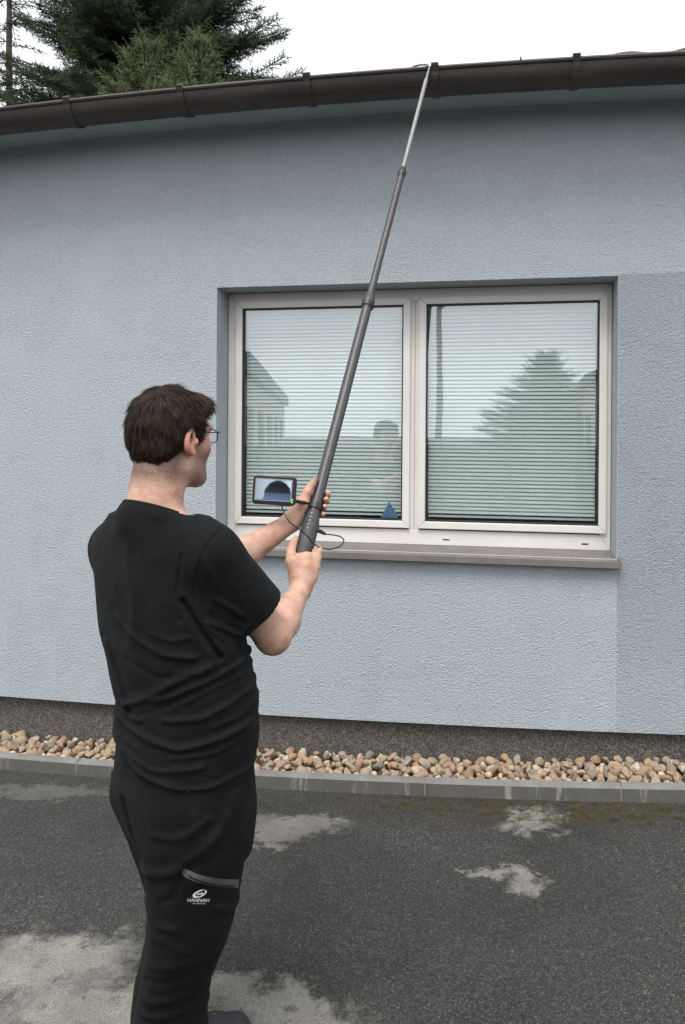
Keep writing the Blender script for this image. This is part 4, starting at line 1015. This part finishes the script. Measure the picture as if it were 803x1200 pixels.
def conifer(name, loc, height, rad, z0, z1, step, nb, mat, label, group=None, seed=1, el0=.1, droop=.35, up=.25, sh=.17, dense_=1.0, light=.0, tone0=.45, trunk_r=.16, lat=.5):
    r = np.random.default_rng(seed); root = empty(name, loc); tag(root, label, 'tree', group)
    tr = MB(); tr.tube([(0.03*math.sin(i*1.7), .03*math.cos(i), height*i/10) for i in range(11)], [trunk_r*(1-i/10*.94) for i in range(11)], 10); tr.build('trunk', M['bark'], root, True)
    pos, dr, ln, tn = [], [], [], []; wood = MB()
    z = z0
    while z < min(z1, height-.1):
        R0 = rad*((height-z)/height)**.85; n = nb if R0 > .5 else max(4, nb-2); a0 = r.uniform(0, 6.28)
        for b in range(n):
            az = a0+6.283*b/n+r.normal(0, .16); L = R0*r.uniform(.72, 1.08); zz = z+r.uniform(-.5, .5)*step
            if zz > height-.05: continue
            out = np.array([math.cos(az), math.sin(az), 0]); sd_ = np.array([-math.sin(az), math.cos(az), 0]); el = el0+r.normal(0, .06)+.55*(z/height)**3
            def pt(s): return np.array([0, 0, zz])+out*L*s*math.cos(el)+UP*L*(s*math.sin(el)-droop*s*s+up*s**3)
            wood.tube([pt(s) for s in (0, .35, .7, 1)], [.010+.009*L, .008+.006*L, .007+.002*L, .005], 4, False)
            s = .12; ds = .105/dense_/max(L, .3)
            while s < 1:
                p = pt(s); t = pt(min(s+.02, 1.02))-p; t /= np.linalg.norm(t)
                LL = (1-s)*L*lat*r.uniform(.7, 1.1)+.10
                for side in (-1, 1):
                    d = t*.62+sd_*side*.78+UP*r.normal(-.05, .14); d /= np.linalg.norm(d); q = p.copy(); m = max(1, int(LL/sh*1.05)); 
                    for k in range(m):
                        dd = d+r.normal(0, .10, 3)-UP*.03*k; dd /= np.linalg.norm(dd); last = k == m-1
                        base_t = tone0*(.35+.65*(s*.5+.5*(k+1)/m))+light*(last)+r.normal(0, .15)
                        pos.append(q.copy()); dr.append(dd); ln.append(sh*r.uniform(.9, 1.2)); tn.append(base_t)
                        for sg_ in (-1, 1):
                            e = dd*.66+np.cross(UP, dd)*sg_*.72+UP*r.normal(.04, .18); e /= np.linalg.norm(e)
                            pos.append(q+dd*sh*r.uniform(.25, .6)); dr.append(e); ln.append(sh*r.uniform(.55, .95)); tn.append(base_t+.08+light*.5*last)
                        if r.random() < .4:
                            e = dd*.6+UP*r.uniform(.25, .8); e /= np.linalg.norm(e); pos.append(q.copy()); dr.append(e); ln.append(sh*r.uniform(.5, .9)); tn.append(base_t+.12)
                        q = q+dd*sh*.95
                s += ds
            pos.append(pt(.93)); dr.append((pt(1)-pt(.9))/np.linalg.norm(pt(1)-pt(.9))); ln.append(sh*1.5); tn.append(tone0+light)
        z += step*(1 if R0 > .6 else .75)
    for k in range(5):                                     # leader
        pos.append(np.array([0, 0, height-.12*k-.1])); dr.append(UP+0*UP); ln.append(sh*1.3); tn.append(tone0+light)
    pos, dr, ln, tn = np.array(pos), np.array(dr), np.array(ln), np.array(tn)
    ref = np.where(np.abs(dr[:, 2:3]) > .9, np.array([[1., 0, 0]]), np.array([[0, 0, 1.]])); a = np.cross(dr, ref); a /= np.linalg.norm(a, axis=1)[:, None]; b = np.cross(a, dr)
    tv, tf = shoot_template(seed); nT = len(tv)
    th = r.uniform(0, 6.28, len(pos)); a2 = a*np.cos(th)[:, None]+b*np.sin(th)[:, None]; b2 = -a*np.sin(th)[:, None]+b*np.cos(th)[:, None]
    V = pos[:, None]+ln[:, None, None]*(tv[None, :, 0:1]*dr[:, None]+tv[None, :, 1:2]*a2[:, None]+tv[None, :, 2:3]*b2[:, None])
    Fs = (np.arange(len(pos))*nT)[:, None, None]+tf[None]; V = V.reshape(-1, 3); Fs = Fs.reshape(-1, 3)
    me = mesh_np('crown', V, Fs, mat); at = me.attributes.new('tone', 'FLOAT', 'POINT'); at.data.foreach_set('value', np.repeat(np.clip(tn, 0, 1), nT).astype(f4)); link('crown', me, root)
    wood.build('branch', M['bark'], root, True)
    return len(pos)
def tree_at(px, d): q = P(px, HY, d); return (q[0], q[1], 0)
def top_z(py, d): return H+(HY-py)/F_PX*d
cnt = []
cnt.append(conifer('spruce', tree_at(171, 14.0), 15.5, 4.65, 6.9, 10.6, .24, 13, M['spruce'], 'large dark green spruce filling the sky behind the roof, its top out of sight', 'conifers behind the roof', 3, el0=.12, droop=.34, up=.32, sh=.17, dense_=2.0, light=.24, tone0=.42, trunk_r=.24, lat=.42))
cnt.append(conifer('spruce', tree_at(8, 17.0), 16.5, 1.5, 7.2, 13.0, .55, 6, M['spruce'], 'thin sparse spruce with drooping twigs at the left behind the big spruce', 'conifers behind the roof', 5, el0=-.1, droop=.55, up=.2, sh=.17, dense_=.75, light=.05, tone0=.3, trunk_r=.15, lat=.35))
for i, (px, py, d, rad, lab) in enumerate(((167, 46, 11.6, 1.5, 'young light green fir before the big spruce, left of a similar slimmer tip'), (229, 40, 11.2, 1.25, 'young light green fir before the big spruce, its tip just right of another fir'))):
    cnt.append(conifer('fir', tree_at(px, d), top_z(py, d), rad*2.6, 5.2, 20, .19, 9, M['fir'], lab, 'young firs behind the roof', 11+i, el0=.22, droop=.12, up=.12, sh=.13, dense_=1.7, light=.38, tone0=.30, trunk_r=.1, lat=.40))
print('SHOOTS', cnt)

# ------------------------------------------------------------------ what stands behind the camera and shows in the window glass
def mirror(px, py, dist):
    d = P(px, py, 1)-np.array([0, 0, H]); c0 = np.array([0, 0, H]); n = NX; t = ((W0+NX*(DW+.01)-c0)@n)/(d@n); hit = c0+d*t; r = d-2*(d@n)*n; r /= np.linalg.norm(r[:2]); return hit+r*dist
q = mirror(640, 420, 19)
conifer('spruce', (q[0], q[1], 0), q[2], q[2]*.74, .8, 30, .26, 14, M['spruce'], 'dark spruce mirrored in the right window pane', 'conifers mirrored in the window', 21, el0=.30, droop=.12, up=.05, sh=.26, dense_=1.1, light=.05, tone0=.5, trunk_r=.22, lat=.5)
def yard_lamp():
    q = mirror(515, 359, 13); b = empty('lamp_post', (q[0], q[1], 0)); tag(b, 'tall grey lamp post mirrored in the right window pane', 'lamp post')
    m_ = MB(); m_.tube([(0, 0, 0), (0, 0, q[2])], [.085, .055], 10); m_.build('post', M['steel'], b, True)
    m_ = MB(); m_.tube([(0, 0, q[2]-.05), (.3, 0, q[2]+.08), (.8, 0, q[2]+.1)], .03, 8); a = m_.build('arm', M['steel'], b, True)
    m_ = MB(); m_.box((.7, -.12, q[2]+.06), (1.25, .12, q[2]+.15)); m_.build('lamp_head', M['dark_wall'], b, False, bevel=.02)
yard_lamp()
def hall(a, c, height, depth, lab, wallmat, pitched=False):
    a = np.array(a[:2]); c = np.array(c[:2]); u = c-a; Ln = np.linalg.norm(u); u /= Ln; v = np.array([u[1], -u[0]])
    if v@(-a) > 0: v = -v                              # away from the yard
    b = empty('hall', (a[0], a[1], 0), math.atan2(u[1], u[0])); tag(b, lab, 'building')
    s = 1 if v@np.array([-u[1], u[0]]) > 0 else -1; y1 = s*depth; y0, y1_ = min(0, y1), max(0, y1)
    m_ = MB(); m_.box((0, y0, -.1), (Ln, y1_, height)); m_.build('wall', wallmat, b)
    m_ = MB()
    if pitched: m_.add([(-.3, y0-.3, height), (Ln+.3, y0-.3, height), (Ln+.3, y1_+.3, height), (-.3, y1_+.3, height), (-.3, (y0+y1_)/2, height*1.6), (Ln+.3, (y0+y1_)/2, height*1.6)], [(0, 1, 5, 4), (2, 3, 4, 5), (0, 4, 3), (1, 2, 5), (3, 2, 1, 0)])
    else: m_.box((-.15, y0-.15, height), (Ln+.15, y1_+.15, height+.35))
    m_.build('roof', M['dark_wall'], b)
    fr = -.03*s
    for i in range(int(Ln/3)):
        x = 1+3*i; m_ = MB(); m_.box((x, min(fr, .02*s), 1.0), (x+1.4, max(fr, .02*s), 2.2)); m_.build('window', M['gasket'], b)
def board_fence():
    n = -NX; a = np.array([0, 0, 0])-NX*4.8; fe = empty('board_fence', (a[0], a[1], 0), -YAW); tag(fe, 'dark board fence behind the viewer, mirrored low in both window panes', 'fence')
    b = MB(); b.box((-.095, -.012, .06), (.095, .012, 1.52)); me = b.build('board', M['wood'], fe).data; bpy.data.objects.remove([o for o in C.objects if o.data == me][0])
    for i in range(-38, 42): link('board', me, fe, (i*.2, random.uniform(-.003, .003), random.uniform(-.008, .008)))
    for i in range(-4, 5): p = MB(); p.box((i*1.9-.05, -.12, 0), (i*1.9+.05, -.02, 1.5)); p.build('post', M['wood'], fe)
board_fence()
q1, q2 = mirror(283, 500, 9.5), mirror(333, 500, 26)
hall(q1, q2, mirror(311, 432, 13)[2]-.35, 6, 'pale flat-roofed hall mirrored in the left window pane', M['pale_wall'])
q1, q2 = mirror(668, 500, 26), mirror(704, 500, 12)
hall(q1, q2, 2.9, 8, 'pitched-roof hall mirrored at the right edge of the window', M['pale_wall'], True)
